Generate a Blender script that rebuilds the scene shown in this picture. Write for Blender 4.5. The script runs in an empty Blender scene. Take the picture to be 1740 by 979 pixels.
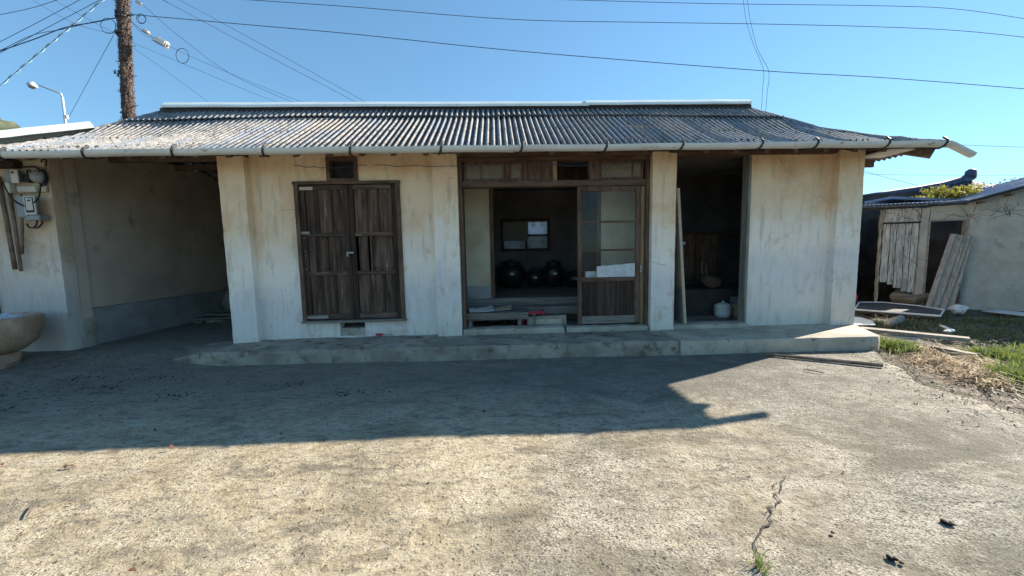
import bpy, bmesh, math, random
from mathutils import Vector, Matrix, noise
import numpy as np
rnd = random.Random(7)
S = bpy.context.scene
COL = S.collection
# ------------------------------------------------------------------ camera
CAM = Vector((0, -5.707, 1.45)); FPX = 640.0
_p, _y, _r = [math.radians(a) for a in (5.46, 2.08, -1.13)]
_f = Vector((math.sin(_y)*math.cos(_p), math.cos(_y)*math.cos(_p), -math.sin(_p)))
_rt = Vector((math.cos(_y), -math.sin(_y), 0)); _up = _rt.cross(_f)
RT = math.cos(_r)*_rt + math.sin(_r)*_up; UP = -math.sin(_r)*_rt + math.cos(_r)*_up
cd = bpy.data.cameras.new('camera'); cam = bpy.data.objects.new('camera', cd); COL.objects.link(cam)
cd.sensor_width = 36; cd.lens = FPX/1740*36; cd.clip_end = 3000; cd.clip_start = .05
M3 = Matrix((RT, UP, -_f)).transposed().to_4x4(); M3.translation = CAM
cam.matrix_world = M3
S.camera = cam
# ------------------------------------------------------------------ light
SUN = Vector((4.29, 2.05, 2.65)).normalized()
el = math.asin(SUN.z); az = math.atan2(SUN.x, SUN.y)
W = bpy.data.worlds.new('World'); S.world = W; W.use_nodes = True
nt = W.node_tree; bg = nt.nodes['Background']
sky = nt.nodes.new('ShaderNodeTexSky'); sky.sky_type = 'NISHITA'; sky.sun_disc = False
sky.sun_elevation = el; sky.sun_rotation = az
sky.air_density = 1.0; sky.dust_density = 0.0; sky.ozone_density = 1.2; sky.altitude = 0
tint = nt.nodes.new('ShaderNodeMix'); tint.data_type = 'RGBA'; tint.blend_type = 'MULTIPLY'; tint.inputs[0].default_value = 1
gm = nt.nodes.new('ShaderNodeGamma'); gm.inputs[1].default_value = .70
nt.links.new(sky.outputs[0], gm.inputs[0]); nt.links.new(gm.outputs[0], tint.inputs[6]); tint.inputs[7].default_value = (.57, .89, 1.09, 1)
nt.links.new(tint.outputs[2], bg.inputs[0]); bg.inputs[1].default_value = 0.112
ld = bpy.data.lights.new('sun', 'SUN'); ld.energy = 5.0; ld.angle = math.radians(.55); ld.color = (1, .90, .76)
lo = bpy.data.objects.new('sun', ld); COL.objects.link(lo); lo.rotation_euler = SUN.to_track_quat('Z', 'Y').to_euler(); lo.location = (10, 5, 12)
S.view_settings.view_transform = 'Standard'; S.view_settings.look = 'None'; S.view_settings.gamma = 1
S.view_settings.exposure = 1.38
S.cycles.max_bounces = 10; S.cycles.diffuse_bounces = 6; S.cycles.transparent_max_bounces = 12
S.cycles.use_denoising = True

def at(px, py, axis, val):
    """point of the photograph cast on the world plane axis=val"""
    d = _f*FPX + RT*(px-870) + UP*(489.5-py)
    k = (val-CAM[axis])/d[axis]
    return CAM + d*k

# ------------------------------------------------------------------ materials
def _new(name):
    m = bpy.data.materials.new(name); m.use_nodes = True
    n = m.node_tree.nodes; return m, n, m.node_tree.links, n['Principled BSDF']
def rgba(c): return (c[0], c[1], c[2], 1)
def mixc(n, l, fac, a, b, mode='MIX'):
    x = n.new('ShaderNodeMix'); x.data_type = 'RGBA'; x.blend_type = mode
    for s, v in ((0, fac), (6, a), (7, b)):
        if hasattr(v, 'links'): l.new(v, x.inputs[s])
        else: x.inputs[s].default_value = v if s == 0 else rgba(v)
    return x.outputs[2]
def tex(n, l, co, scale, stretch=(1, 1, 1), detail=6, rough=.6, kind='noise', rot=(0, 0, 0), dist=0):
    mp = n.new('ShaderNodeMapping'); mp.inputs['Scale'].default_value = stretch; mp.inputs['Rotation'].default_value = rot
    l.new(co, mp.inputs[0])
    if kind == 'noise':
        t = n.new('ShaderNodeTexNoise'); t.inputs['Scale'].default_value = scale; t.inputs['Detail'].default_value = detail
        t.inputs['Roughness'].default_value = rough; t.inputs['Distortion'].default_value = dist
        l.new(mp.outputs[0], t.inputs[0]); return t.outputs[0]
    t = n.new('ShaderNodeTexVoronoi'); t.inputs['Scale'].default_value = scale
    if kind == 'edge': t.feature = 'DISTANCE_TO_EDGE'
    l.new(mp.outputs[0], t.inputs[0]); return t.outputs['Distance']
def ramp(n, l, src, lo_, hi, a=0, b=1):
    r = n.new('ShaderNodeMapRange'); r.inputs[1].default_value = lo_; r.inputs[2].default_value = hi
    r.inputs[3].default_value = a; r.inputs[4].default_value = b; r.interpolation_type = 'SMOOTHSTEP' if lo_ < hi else 'LINEAR'
    l.new(src, r.inputs[0]); return r.outputs[0]
def math_(n, l, op, a, b=0):
    x = n.new('ShaderNodeMath'); x.operation = op
    for i, v in enumerate((a, b)):
        if hasattr(v, 'links'): l.new(v, x.inputs[i])
        else: x.inputs[i].default_value = v
    return x.outputs[0]
def bumpn(n, l, b, src, strength, dist=.01):
    bm_ = n.new('ShaderNodeBump'); bm_.inputs['Strength'].default_value = strength; bm_.inputs['Distance'].default_value = dist
    l.new(src, bm_.inputs['Height']); l.new(bm_.outputs[0], b.inputs['Normal'])
def pm(name, c1, c2, scale=5, stretch=(1, 1, 1), lo_=.35, hi=.65, rough=.85, bump=.4, bs=30, bd=.005, c3=None, s3=40, t3=(.6, .68), rand=0., metal=0., spec=.3, st3=None, wobj=None):
    m, n, l, b = _new(name)
    co = n.new('ShaderNodeTexCoord').outputs['Object']
    col = mixc(n, l, ramp(n, l, tex(n, l, co, scale, stretch), lo_, hi), c1, c2)
    if c3: col = mixc(n, l, ramp(n, l, tex(n, l, co, s3, st3 or stretch, detail=4), *t3), col, c3)
    if rand:
        oi = n.new('ShaderNodeObjectInfo'); v = ramp(n, l, oi.outputs['Random'], 0, 1, 1-rand, 1+rand)
        vv = n.new('ShaderNodeCombineColor')
        for i in range(3): l.new(v, vv.inputs[i])
        col = mixc(n, l, 1.0, col, vv.outputs[0], 'MULTIPLY')
    l.new(col, b.inputs['Base Color']); b.inputs['Roughness'].default_value = rough; b.inputs['Metallic'].default_value = metal
    b.inputs['Specular IOR Level'].default_value = spec
    if bump: bumpn(n, l, b, tex(n, l, co, bs, stretch, detail=8, rough=.7), bump, bd)
    return m

def plaster(name, zmid=1.22, dirty=0.):
    m, n, l, b = _new(name)
    co = n.new('ShaderNodeTexCoord').outputs['Object']
    sep = n.new('ShaderNodeSeparateXYZ'); l.new(co, sep.inputs[0]); z = sep.outputs[2]
    big = tex(n, l, co, 1.3, detail=5); med = tex(n, l, co, 5, detail=8, rough=.65); fine = tex(n, l, co, 60, detail=4)
    streak = tex(n, l, co, 5, (2.2, 2.2, .35), detail=6)
    cream = mixc(n, l, ramp(n, l, big, .4, .66), (.85, .65, .44), (.75, .51, .31))
    cream = mixc(n, l, ramp(n, l, med, .55, .75), cream, (.88, .73, .54))
    wide = tex(n, l, co, .6, (1, 1, .3), detail=2)
    z1 = math_(n, l, 'ADD', z, math_(n, l, 'MULTIPLY', math_(n, l, 'SUBTRACT', med, .5), .75))
    z1 = math_(n, l, 'ADD', z1, math_(n, l, 'MULTIPLY', math_(n, l, 'SUBTRACT', big, .5), .9))
    z1 = math_(n, l, 'ADD', z1, math_(n, l, 'MULTIPLY', math_(n, l, 'SUBTRACT', wide, .5), .8))
    z1 = math_(n, l, 'SUBTRACT', z1, math_(n, l, 'MULTIPLY', sep.outputs[0], .05))
    z1 = math_(n, l, 'ADD', z1, math_(n, l, 'MULTIPLY', ramp(n, l, sep.outputs[1], .05, .12), .16))
    pale = mixc(n, l, ramp(n, l, z1, zmid+.25, zmid+.95), (.90, .80, .68), cream)
    grey = mixc(n, l, ramp(n, l, streak, .35, .65), (.66, .62, .59), (.80, .745, .69))
    grey = mixc(n, l, ramp(n, l, z1, .35, .85), (.74, .68, .60), grey)
    col = mixc(n, l, ramp(n, l, z1, zmid-.26, zmid+.22), grey, pale)
    # dirt: runs, blotches, splash zone at the foot
    col = mixc(n, l, math_(n, l, 'MULTIPLY', ramp(n, l, streak, .5, .74), .42), col, (.30, .25, .19))
    col = mixc(n, l, math_(n, l, 'MULTIPLY', ramp(n, l, math_(n, l, 'MULTIPLY', med, big), .29, .42), .45), col, (.48, .27, .13))
    col = mixc(n, l, math_(n, l, 'MULTIPLY', ramp(n, l, z1, .45, .15), .22), col, (.35, .32, .28))
    col = mixc(n, l, math_(n, l, 'MULTIPLY', ramp(n, l, fine, .58, .72), .25), col, (.22, .19, .16))
    chips = tex(n, l, co, 11, detail=5, rough=.75)
    col = mixc(n, l, math_(n, l, 'MULTIPLY', ramp(n, l, chips, .64, .70), .55), col, (.22, .19, .155))
    col = mixc(n, l, math_(n, l, 'MULTIPLY', ramp(n, l, chips, .36, .30), .35), col, (.78, .74, .66))
    cr = tex(n, l, co, 1.7, (1, 1, .6), kind='edge')
    mpw = math_(n, l, 'ADD', cr, math_(n, l, 'MULTIPLY', math_(n, l, 'SUBTRACT', med, .5), .05))
    crack = math_(n, l, 'MULTIPLY', ramp(n, l, mpw, .006, .0), ramp(n, l, big, .5, .6))
    col = mixc(n, l, math_(n, l, 'MULTIPLY', crack, .35), col, (.12, .10, .08))
    if dirty: col = mixc(n, l, dirty, col, (.20, .155, .115))
    l.new(col, b.inputs['Base Color']); b.inputs['Roughness'].default_value = .92; b.inputs['Specular IOR Level'].default_value = .2
    h = math_(n, l, 'ADD', math_(n, l, 'MULTIPLY', med, 1.2), math_(n, l, 'MULTIPLY', fine, .35))
    bumpn(n, l, b, math_(n, l, 'SUBTRACT', h, math_(n, l, 'MULTIPLY', crack, .5)), .5, .012)
    return m

def concrete_yard():
    m, n, l, b = _new('yard_concrete')
    co = n.new('ShaderNodeTexCoord').outputs['Object']
    sep = n.new('ShaderNodeSeparateXYZ'); l.new(co, sep.inputs[0])
    big = tex(n, l, co, .55, detail=5, rough=.6, dist=.6); med = tex(n, l, co, 3.2, detail=8, rough=.68, dist=.4)
    fine = tex(n, l, co, 38, detail=6, rough=.7); dots = tex(n, l, co, 34, kind='vor'); dots2 = tex(n, l, co, 95, kind='vor')
    swirl = tex(n, l, co, 2.3, (1, 2.6, 1), detail=7, rough=.65, rot=(0, 0, .5), dist=1.2)
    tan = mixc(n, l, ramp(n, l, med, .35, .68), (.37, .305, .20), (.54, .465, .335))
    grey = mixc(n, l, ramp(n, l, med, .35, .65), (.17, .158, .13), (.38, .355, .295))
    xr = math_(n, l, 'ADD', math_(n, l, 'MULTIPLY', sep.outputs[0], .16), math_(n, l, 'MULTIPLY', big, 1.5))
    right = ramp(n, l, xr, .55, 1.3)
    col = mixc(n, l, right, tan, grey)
    col = mixc(n, l, math_(n, l, 'MULTIPLY', ramp(n, l, swirl, .50, .68), .8), col, (.17, .145, .11))
    mid = tex(n, l, co, 13, (1, 1.7, 1), detail=7, rough=.72, rot=(0, 0, .4), dist=.5)
    col = mixc(n, l, math_(n, l, 'MULTIPLY', ramp(n, l, mid, .50, .64), .62), col, (.12, .10, .075))
    col = mixc(n, l, math_(n, l, 'MULTIPLY', ramp(n, l, mid, .44, .34), .55), col, (.60, .55, .45))
    col = mixc(n, l, math_(n, l, 'MULTIPLY', ramp(n, l, swirl, .42, .28), .6), col, (.56, .51, .43))
    pep = tex(n, l, co, 85, (1, 1.5, 1), detail=3, rough=.6, rot=(0, 0, .3))
    # exposed aggregate: dark pits and pale stones where the skin has worn off
    worn = ramp(n, l, math_(n, l, 'ADD', math_(n, l, 'MULTIPLY', med, .6), math_(n, l, 'ADD', math_(n, l, 'MULTIPLY', big, .5), math_(n, l, 'MULTIPLY', right, .10))), .50, .66)
    pits = ramp(n, l, dots, .34, .20)
    pits = math_(n, l, 'MULTIPLY', math_(n, l, 'MULTIPLY', pits, ramp(n, l, fine, .45, .58)), ramp(n, l, mid, .40, .60, .2, 1))
    col = mixc(n, l, math_(n, l, 'MULTIPLY', pits, math_(n, l, 'ADD', math_(n, l, 'MULTIPLY', worn, .8), .30)), col, (.03, .027, .022))
    col = mixc(n, l, math_(n, l, 'MULTIPLY', ramp(n, l, pep, .54, .62), math_(n, l, 'ADD', math_(n, l, 'MULTIPLY', worn, .75), .18)), col, (.045, .038, .028))
    col = mixc(n, l, math_(n, l, 'MULTIPLY', ramp(n, l, pep, .44, .36), math_(n, l, 'ADD', math_(n, l, 'MULTIPLY', worn, .55), .1)), col, (.66, .62, .52))
    stones = math_(n, l, 'MULTIPLY', ramp(n, l, dots2, .3, .15), math_(n, l, 'MULTIPLY', worn, .5))
    col = mixc(n, l, stones, col, (.58, .55, .48))
    col = mixc(n, l, math_(n, l, 'MULTIPLY', ramp(n, l, fine, .54, .68), .7), col, (.10, .09, .072))
    broad = tex(n, l, co, .8, (1, 1.9, 1), detail=6, rough=.62, rot=(0, 0, .35), dist=.8)
    col = mixc(n, l, math_(n, l, 'MULTIPLY', ramp(n, l, broad, .47, .66), math_(n, l, 'ADD', math_(n, l, 'MULTIPLY', right, .45), .38)), col, (.13, .12, .09))
    col = mixc(n, l, math_(n, l, 'MULTIPLY', ramp(n, l, broad, .42, .30), .35), col, (.62, .57, .46))
    # eave shade painted into the concrete as an uneven dark band before the porch
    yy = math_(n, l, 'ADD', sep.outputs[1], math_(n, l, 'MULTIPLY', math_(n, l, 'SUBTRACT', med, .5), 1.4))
    eave_shade = math_(n, l, 'MULTIPLY', ramp(n, l, yy, -2.9, -1.3), ramp(n, l, sep.outputs[0], 4.6, 2.2))
    col = mixc(n, l, math_(n, l, 'MULTIPLY', eave_shade, .62), col, (.115, .11, .105))
    l.new(col, b.inputs['Base Color']); b.inputs['Roughness'].default_value = .9; b.inputs['Specular IOR Level'].default_value = .25
    h = math_(n, l, 'ADD', math_(n, l, 'MULTIPLY', fine, .8), math_(n, l, 'MULTIPLY', med, 1.5))
    h = math_(n, l, 'ADD', h, math_(n, l, 'MULTIPLY', mid, 1.2))
    h = math_(n, l, 'SUBTRACT', h, math_(n, l, 'MULTIPLY', pits, .9))
    bumpn(n, l, b, h, .8, .018)
    return m

def roof_mat(name):
    m, n, l, b = _new(name)
    co = n.new('ShaderNodeTexCoord').outputs['Object']
    big = tex(n, l, co, 1.1, detail=5); med = tex(n, l, co, 11, detail=7, rough=.75); fine = tex(n, l, co, 42, detail=5, rough=.75)
    oi = n.new('ShaderNodeObjectInfo').outputs['Random']
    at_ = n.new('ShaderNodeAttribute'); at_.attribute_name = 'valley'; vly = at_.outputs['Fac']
    col = mixc(n, l, ramp(n, l, med, .38, .62), (.13, .135, .145), (.35, .335, .31))
    col = mixc(n, l, math_(n, l, 'MULTIPLY', ramp(n, l, tex(n, l, co, 2.1, (1.6, .5, .5), detail=4), .50, .62), .75), col, (.20, .245, .31))
    col = mixc(n, l, math_(n, l, 'MULTIPLY', ramp(n, l, big, .5, .68), .45), col, (.42, .34, .27))
    col = mixc(n, l, ramp(n, l, fine, .54, .64, 0, .8), col, (.50, .485, .45))
    col = mixc(n, l, ramp(n, l, fine, .30, .44, .85, 0), col, (.06, .055, .05))
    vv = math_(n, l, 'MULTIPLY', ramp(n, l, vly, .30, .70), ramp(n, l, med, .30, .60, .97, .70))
    col = mixc(n, l, vv, col, (.030, .028, .027))  # valley dirt, deepened so the colour also carries the shade of the grooves
    l.new(col, b.inputs['Base Color']); b.inputs['Roughness'].default_value = .7; b.inputs['Specular IOR Level'].default_value = .35
    bumpn(n, l, b, math_(n, l, 'ADD', fine, med), .8, .008)
    return m

def glass(name, dust=.35, tint=(.45, .44, .38)):
    m, n, l, b = _new(name)
    out = n['Material Output'] if 'Material Output' in n else None
    co = n.new('ShaderNodeTexCoord').outputs['Object']
    tr = n.new('ShaderNodeBsdfTransparent'); gl = n.new('ShaderNodeBsdfGlossy'); gl.inputs['Roughness'].default_value = .06
    fr = n.new('ShaderNodeFresnel'); fr.inputs[0].default_value = 1.45
    df = n.new('ShaderNodeBsdfDiffuse'); df.inputs[0].default_value = rgba(tint)
    m1 = n.new('ShaderNodeMixShader'); l.new(math_(n, l, 'MULTIPLY', fr.outputs[0], .4), m1.inputs[0]); l.new(tr.outputs[0], m1.inputs[1]); l.new(gl.outputs[0], m1.inputs[2])
    m2 = n.new('ShaderNodeMixShader'); l.new(ramp(n, l, tex(n, l, co, 4, detail=6), .3, .75, dust*.7, min(1, dust*1.3)), m2.inputs[0])
    l.new(m1.outputs[0], m2.inputs[1]); l.new(df.outputs[0], m2.inputs[2]); l.new(m2.outputs[0], out.inputs[0])
    return m
def frosted(name, c):
    m, n, l, b = _new(name); out = n['Material Output']
    co = n.new('ShaderNodeTexCoord').outputs['Object']
    tl = n.new('ShaderNodeBsdfTranslucent'); df = n.new('ShaderNodeBsdfDiffuse'); mx = n.new('ShaderNodeMixShader'); mx.inputs[0].default_value = .25
    col = mixc(n, l, ramp(n, l, tex(n, l, co, 9, detail=6), .45, .7), c, tuple(x*.55 for x in c))
    l.new(col, tl.inputs[0]); l.new(col, df.inputs[0]); l.new(tl.outputs[0], mx.inputs[1]); l.new(df.outputs[0], mx.inputs[2]); l.new(mx.outputs[0], out.inputs[0])
    return m

def dado_mat():
    m, n, l, b = _new('inner_plaster_with_grey_dado')
    co = n.new('ShaderNodeTexCoord').outputs['Object']
    sep = n.new('ShaderNodeSeparateXYZ'); l.new(co, sep.inputs[0])
    med = tex(n, l, co, 3, detail=8)
    up = mixc(n, l, ramp(n, l, med, .35, .7), (.62, .56, .41), (.50, .41, .28))
    lowc = mixc(n, l, ramp(n, l, med, .4, .6), (.25, .26, .26), (.34, .35, .34))
    col = mixc(n, l, ramp(n, l, sep.outputs[2], .845, .85), lowc, up)
    l.new(col, b.inputs['Base Color']); b.inputs['Roughness'].default_value = .9
    bumpn(n, l, b, med, .4, .01); return m

M = {}
M['plaster'] = plaster('facade_plaster')
M['plaster_dirty'] = plaster('left_wall_plaster', 1.45, .35)
M['inner'] = dado_mat()
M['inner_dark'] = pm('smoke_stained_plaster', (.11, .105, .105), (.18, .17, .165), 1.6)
M['carport'] = pm('carport_plaster', (.48, .385, .30), (.60, .48, .375), 1.2, c3=(.28, .22, .17), s3=2.2, t3=(.56, .78))
M['carport_dado'] = pm('carport_cement_dado', (.25, .25, .245), (.36, .355, .34), 2.5)
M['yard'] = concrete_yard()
M['slab'] = pm('old_slab_concrete', (.235, .20, .155), (.37, .32, .255), 3.4, c3=(.12, .10, .07), s3=6, t3=(.50, .72), bump=1, bs=22, bd=.012)
M['slab_new'] = pm('newer_slab_concrete', (.33, .29, .225), (.46, .405, .325), 2.6, c3=(.16, .135, .10), s3=11, t3=(.58, .72), bump=.5, bs=30, bd=.008)
M['soil'] = pm('soil', (.075, .062, .045), (.13, .105, .075), 3, c3=(.055, .065, .03), s3=5, t3=(.5, .62), bump=1, bs=16, bd=.03)
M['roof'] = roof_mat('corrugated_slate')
M['cap'] = pm('white_ridge_metal', (.84, .88, .82), (.76, .80, .75), 3, rough=.45, bump=.1, c3=(.5, .52, .48), s3=12, t3=(.62, .75), spec=.5)
M['pvc'] = pm('aged_white_pvc', (.66, .65, .60), (.56, .55, .50), 2.5, (.6, 2, 2), rough=.5, bump=.08, c3=(.33, .30, .25), s3=9, t3=(.62, .74), spec=.5)
M['wood'] = pm('dark_weathered_door_wood', (.036, .021, .015), (.078, .047, .033), 4, (6, 6, .4), rough=.8, bump=.8, bs=14, bd=.006, c3=(.13, .10, .075), s3=7, t3=(.64, .80), rand=.25)
M['wood_rail'] = pm('faded_rail_wood', (.055, .036, .027), (.125, .085, .062), 5, (.5, 6, 6), rough=.8, bump=.7, bs=14, bd=.006, c3=(.22, .17, .125), s3=7, t3=(.56, .74), rand=.2)
M['wood_worn'] = pm('worn_door_panel_wood', (.052, .030, .021), (.135, .084, .058), 3, (5, 5, .5), rough=.85, bump=.8, bs=14, bd=.006, c3=(.24, .18, .13), s3=4, t3=(.56, .76), rand=.3)
M['frame'] = pm('brown_frame_wood', (.085, .048, .030), (.16, .10, .068), 6, (3, 3, .6), rough=.75, bump=.6, bs=16, bd=.004, c3=(.26, .17, .11), s3=9, t3=(.62, .75))
M['frame_h'] = pm('brown_beam_wood', (.085, .048, .030), (.15, .095, .066), 6, (.5, 3, 3), rough=.75, bump=.6, bs=16, bd=.004, c3=(.24, .16, .11), s3=9, t3=(.62, .75))
M['jamb'] = pm('ochre_jamb_wood', (.22, .14, .07), (.33, .22, .12), 6, (3, 3, .4), rough=.8, bump=.5)
M['rafter'] = pm('rafter_wood', (.11, .075, .05), (.19, .135, .095), 7, (3, .6, 3), bump=.5)
M['plank'] = pm('grey_weathered_plank', (.17, .15, .125), (.29, .26, .22), 5, (.5, 7, 7), bump=.8, bs=14, rand=.3)
M['plank_v'] = pm('grey_weathered_post', (.17, .15, .125), (.27, .25, .21), 5, (6, 6, .4), bump=.5, bs=10)
M['pale_wood'] = pm('pale_wood', (.42, .33, .23), (.52, .42, .30), 5, (.5, 5, 5), rough=.7, bump=.3)
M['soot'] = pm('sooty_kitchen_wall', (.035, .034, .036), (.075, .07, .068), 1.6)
M['floorwood'] = pm('dusty_floor_boards', (.16, .14, .12), (.26, .23, .20), 4, (.5, 5, 5), rough=.65, bump=.4)
M['glass'] = glass('dusty_glass', .025)
M['glass_dirty'] = glass('dirty_transom_glass', .70, (.25, .215, .165))
M['frost_blue'] = frosted('frosted_pane_blue', (.75, .85, .95)); M['frost_grey'] = frosted('frosted_pane_grey', (.42, .45, .45))
M['paper'] = pm('paper', (.62, .62, .60), (.50, .51, .51), 9, rough=.8, bump=.3, c3=(.28, .29, .30), s3=30, t3=(.6, .66))
M['white'] = pm('white_plastic', (.72, .72, .69), (.64, .64, .60), 6, rough=.45, bump=.05, spec=.5)
M['cardboard'] = pm('dark_card', (.17, .175, .145), (.21, .21, .175), 3, rough=.9, bump=.1)
M['jar'] = pm('black_brown_glaze', (.012, .010, .010), (.028, .020, .016), 4, rough=.42, bump=.15, spec=.6)
M['black'] = pm('black_rubber', (.012, .012, .013), (.022, .021, .022), 8, rough=.6, bump=.2)
M['red'] = pm('red_plastic', (.52, .03, .045), (.40, .02, .035), 5, rough=.5, bump=.1, spec=.5)
M['steel'] = pm('dull_steel', (.38, .38, .38), (.28, .27, .26), 9, rough=.45, metal=.7, bump=.1)
M['strap'] = pm('dark_strap_iron', (.03, .03, .035), (.06, .05, .05), 12, rough=.6, bump=.1)
M['meter_grey'] = pm('meter_grey_plastic', (.21, .21, .21), (.26, .255, .25), 6, rough=.5, bump=.05, spec=.5)
M['meter_cream'] = pm('meter_cream_plastic', (.55, .51, .42), (.47, .43, .35), 6, rough=.5, bump=.05, c3=(.3, .26, .2), s3=14, t3=(.62, .72), spec=.5)
M['board'] = pm('backing_board', (.47, .40, .29), (.38, .31, .22), 5, rough=.8, bump=.3)
M['rust'] = pm('rusty_pipe', (.13, .085, .06), (.22, .16, .12), 9, rough=.75, bump=.4)
M['granite'] = pm('brown_granite', (.42, .27, .175), (.56, .39, .27), 5, rough=.85, bump=.6, bs=60, bd=.004, c3=(.14, .10, .075), s3=50, t3=(.58, .7))
M['cloth_blue'] = pm('blue_white_cloth', (.66, .69, .72), (.08, .18, .42), 5, lo_=.56, hi=.60, rough=.8, bump=.3)
M['pole'] = pm('vine_covered_pole', (.05, .035, .03), (.12, .09, .075), 14, rough=.95, bump=1, bs=30, bd=.03, c3=(.36, .28, .23), s3=26, t3=(.58, .68))
M['twig'] = pm('dead_vine', (.07, .045, .04), (.17, .12, .10), 10, rough=.95, bump=0)
M['wire'] = pm('cable_sheath', (.05, .07, .12), (.07, .09, .15), 6, rough=.95, spec=.05, bump=0)
M['guard'] = pm('pale_blue_guard', (.45, .75, .85), (.55, .82, .9), 6, rough=.5, bump=0)
M['lamp'] = pm('galvanised_lamp_metal', (.55, .56, .58), (.45, .46, .48), 6, rough=.5, bump=0, metal=.2)
M['hill'] = pm('wooded_hill', (.045, .06, .035), (.085, .10, .06), .12, rough=1, bump=0, c3=(.13, .125, .085), s3=.3, t3=(.5, .65))
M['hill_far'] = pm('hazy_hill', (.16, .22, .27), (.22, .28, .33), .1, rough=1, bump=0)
M['shedwall'] = pm('shed_cement_render', (.36, .325, .265), (.48, .44, .365), 1.8, c3=(.22, .19, .15), s3=2.5, t3=(.56, .8), bump=.7, bs=14, bd=.015)
M['shedwood'] = pm('bleached_shed_boards', (.25, .235, .20), (.50, .47, .41), 7, (5, 5, .45), bump=.8, bs=12, c3=(.10, .07, .045), s3=9, t3=(.56, .66), rand=.2)
M['shedroof'] = pm('blue_grey_roof_metal', (.13, .17, .26), (.22, .27, .37), 3, rough=.4, bump=.3, c3=(.40, .42, .45), s3=12, t3=(.60, .7), spec=.5)
M['tile'] = pm('dark_blue_roof_tile', (.035, .05, .10), (.07, .09, .15), 6, rough=.5, bump=.3)
M['oldsheet'] = pm('weathered_corrugated_asbestos', (.26, .24, .205), (.38, .35, .30), 5, (5, 5, .6), bump=.6, c3=(.14, .11, .08), s3=8, t3=(.58, .7))
M['darkmembrane'] = pm('black_dusty_panel', (.045, .045, .045), (.085, .08, .075), 4, rough=.8, bump=.4)
M['stone'] = pm('field_stone', (.17, .155, .13), (.27, .245, .205), 6, bump=.6, rand=.3)
M['leafdry'] = pm('dry_red_leaf', (.055, .022, .018), (.11, .05, .035), 12, bump=.2, rand=.3)
M['char'] = pm('black_droppings', (.008, .007, .006), (.02, .017, .014), 20, bump=.6, rough=.7)
def leafm(name, c1, c2, tl=.35):
    m, n, l, b = _new(name); out = n['Material Output']
    g = n.new('ShaderNodeNewGeometry')
    col = mixc(n, l, g.outputs['Random Per Island'], c1, c2)
    l.new(col, b.inputs['Base Color']); b.inputs['Roughness'].default_value = .7
    t = n.new('ShaderNodeBsdfTranslucent'); l.new(col, t.inputs[0]); x = n.new('ShaderNodeMixShader'); x.inputs[0].default_value = tl
    l.new(b.outputs[0], x.inputs[1]); l.new(t.outputs[0], x.inputs[2]); l.new(x.outputs[0], out.inputs[0]); return m
M['grass'] = leafm('green_grass', (.12, .17, .035), (.30, .36, .09))
M['grass_dark'] = leafm('weeds', (.05, .09, .025), (.12, .17, .05))
M['straw'] = leafm('dry_straw', (.36, .24, .12), (.62, .49, .32))
M['litter'] = leafm('dead_stems', (.12, .09, .06), (.28, .22, .15), .1)
M['vineleaf'] = leafm('yellow_green_vine_leaf', (.22, .24, .03), (.45, .38, .06))
M['treeleaf'] = leafm('far_tree_leaf', (.12, .17, .15), (.20, .25, .22))
M['ivytwig'] = pm('bare_ivy_stem', (.10, .075, .055), (.16, .12, .09), 10, bump=0)

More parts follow.
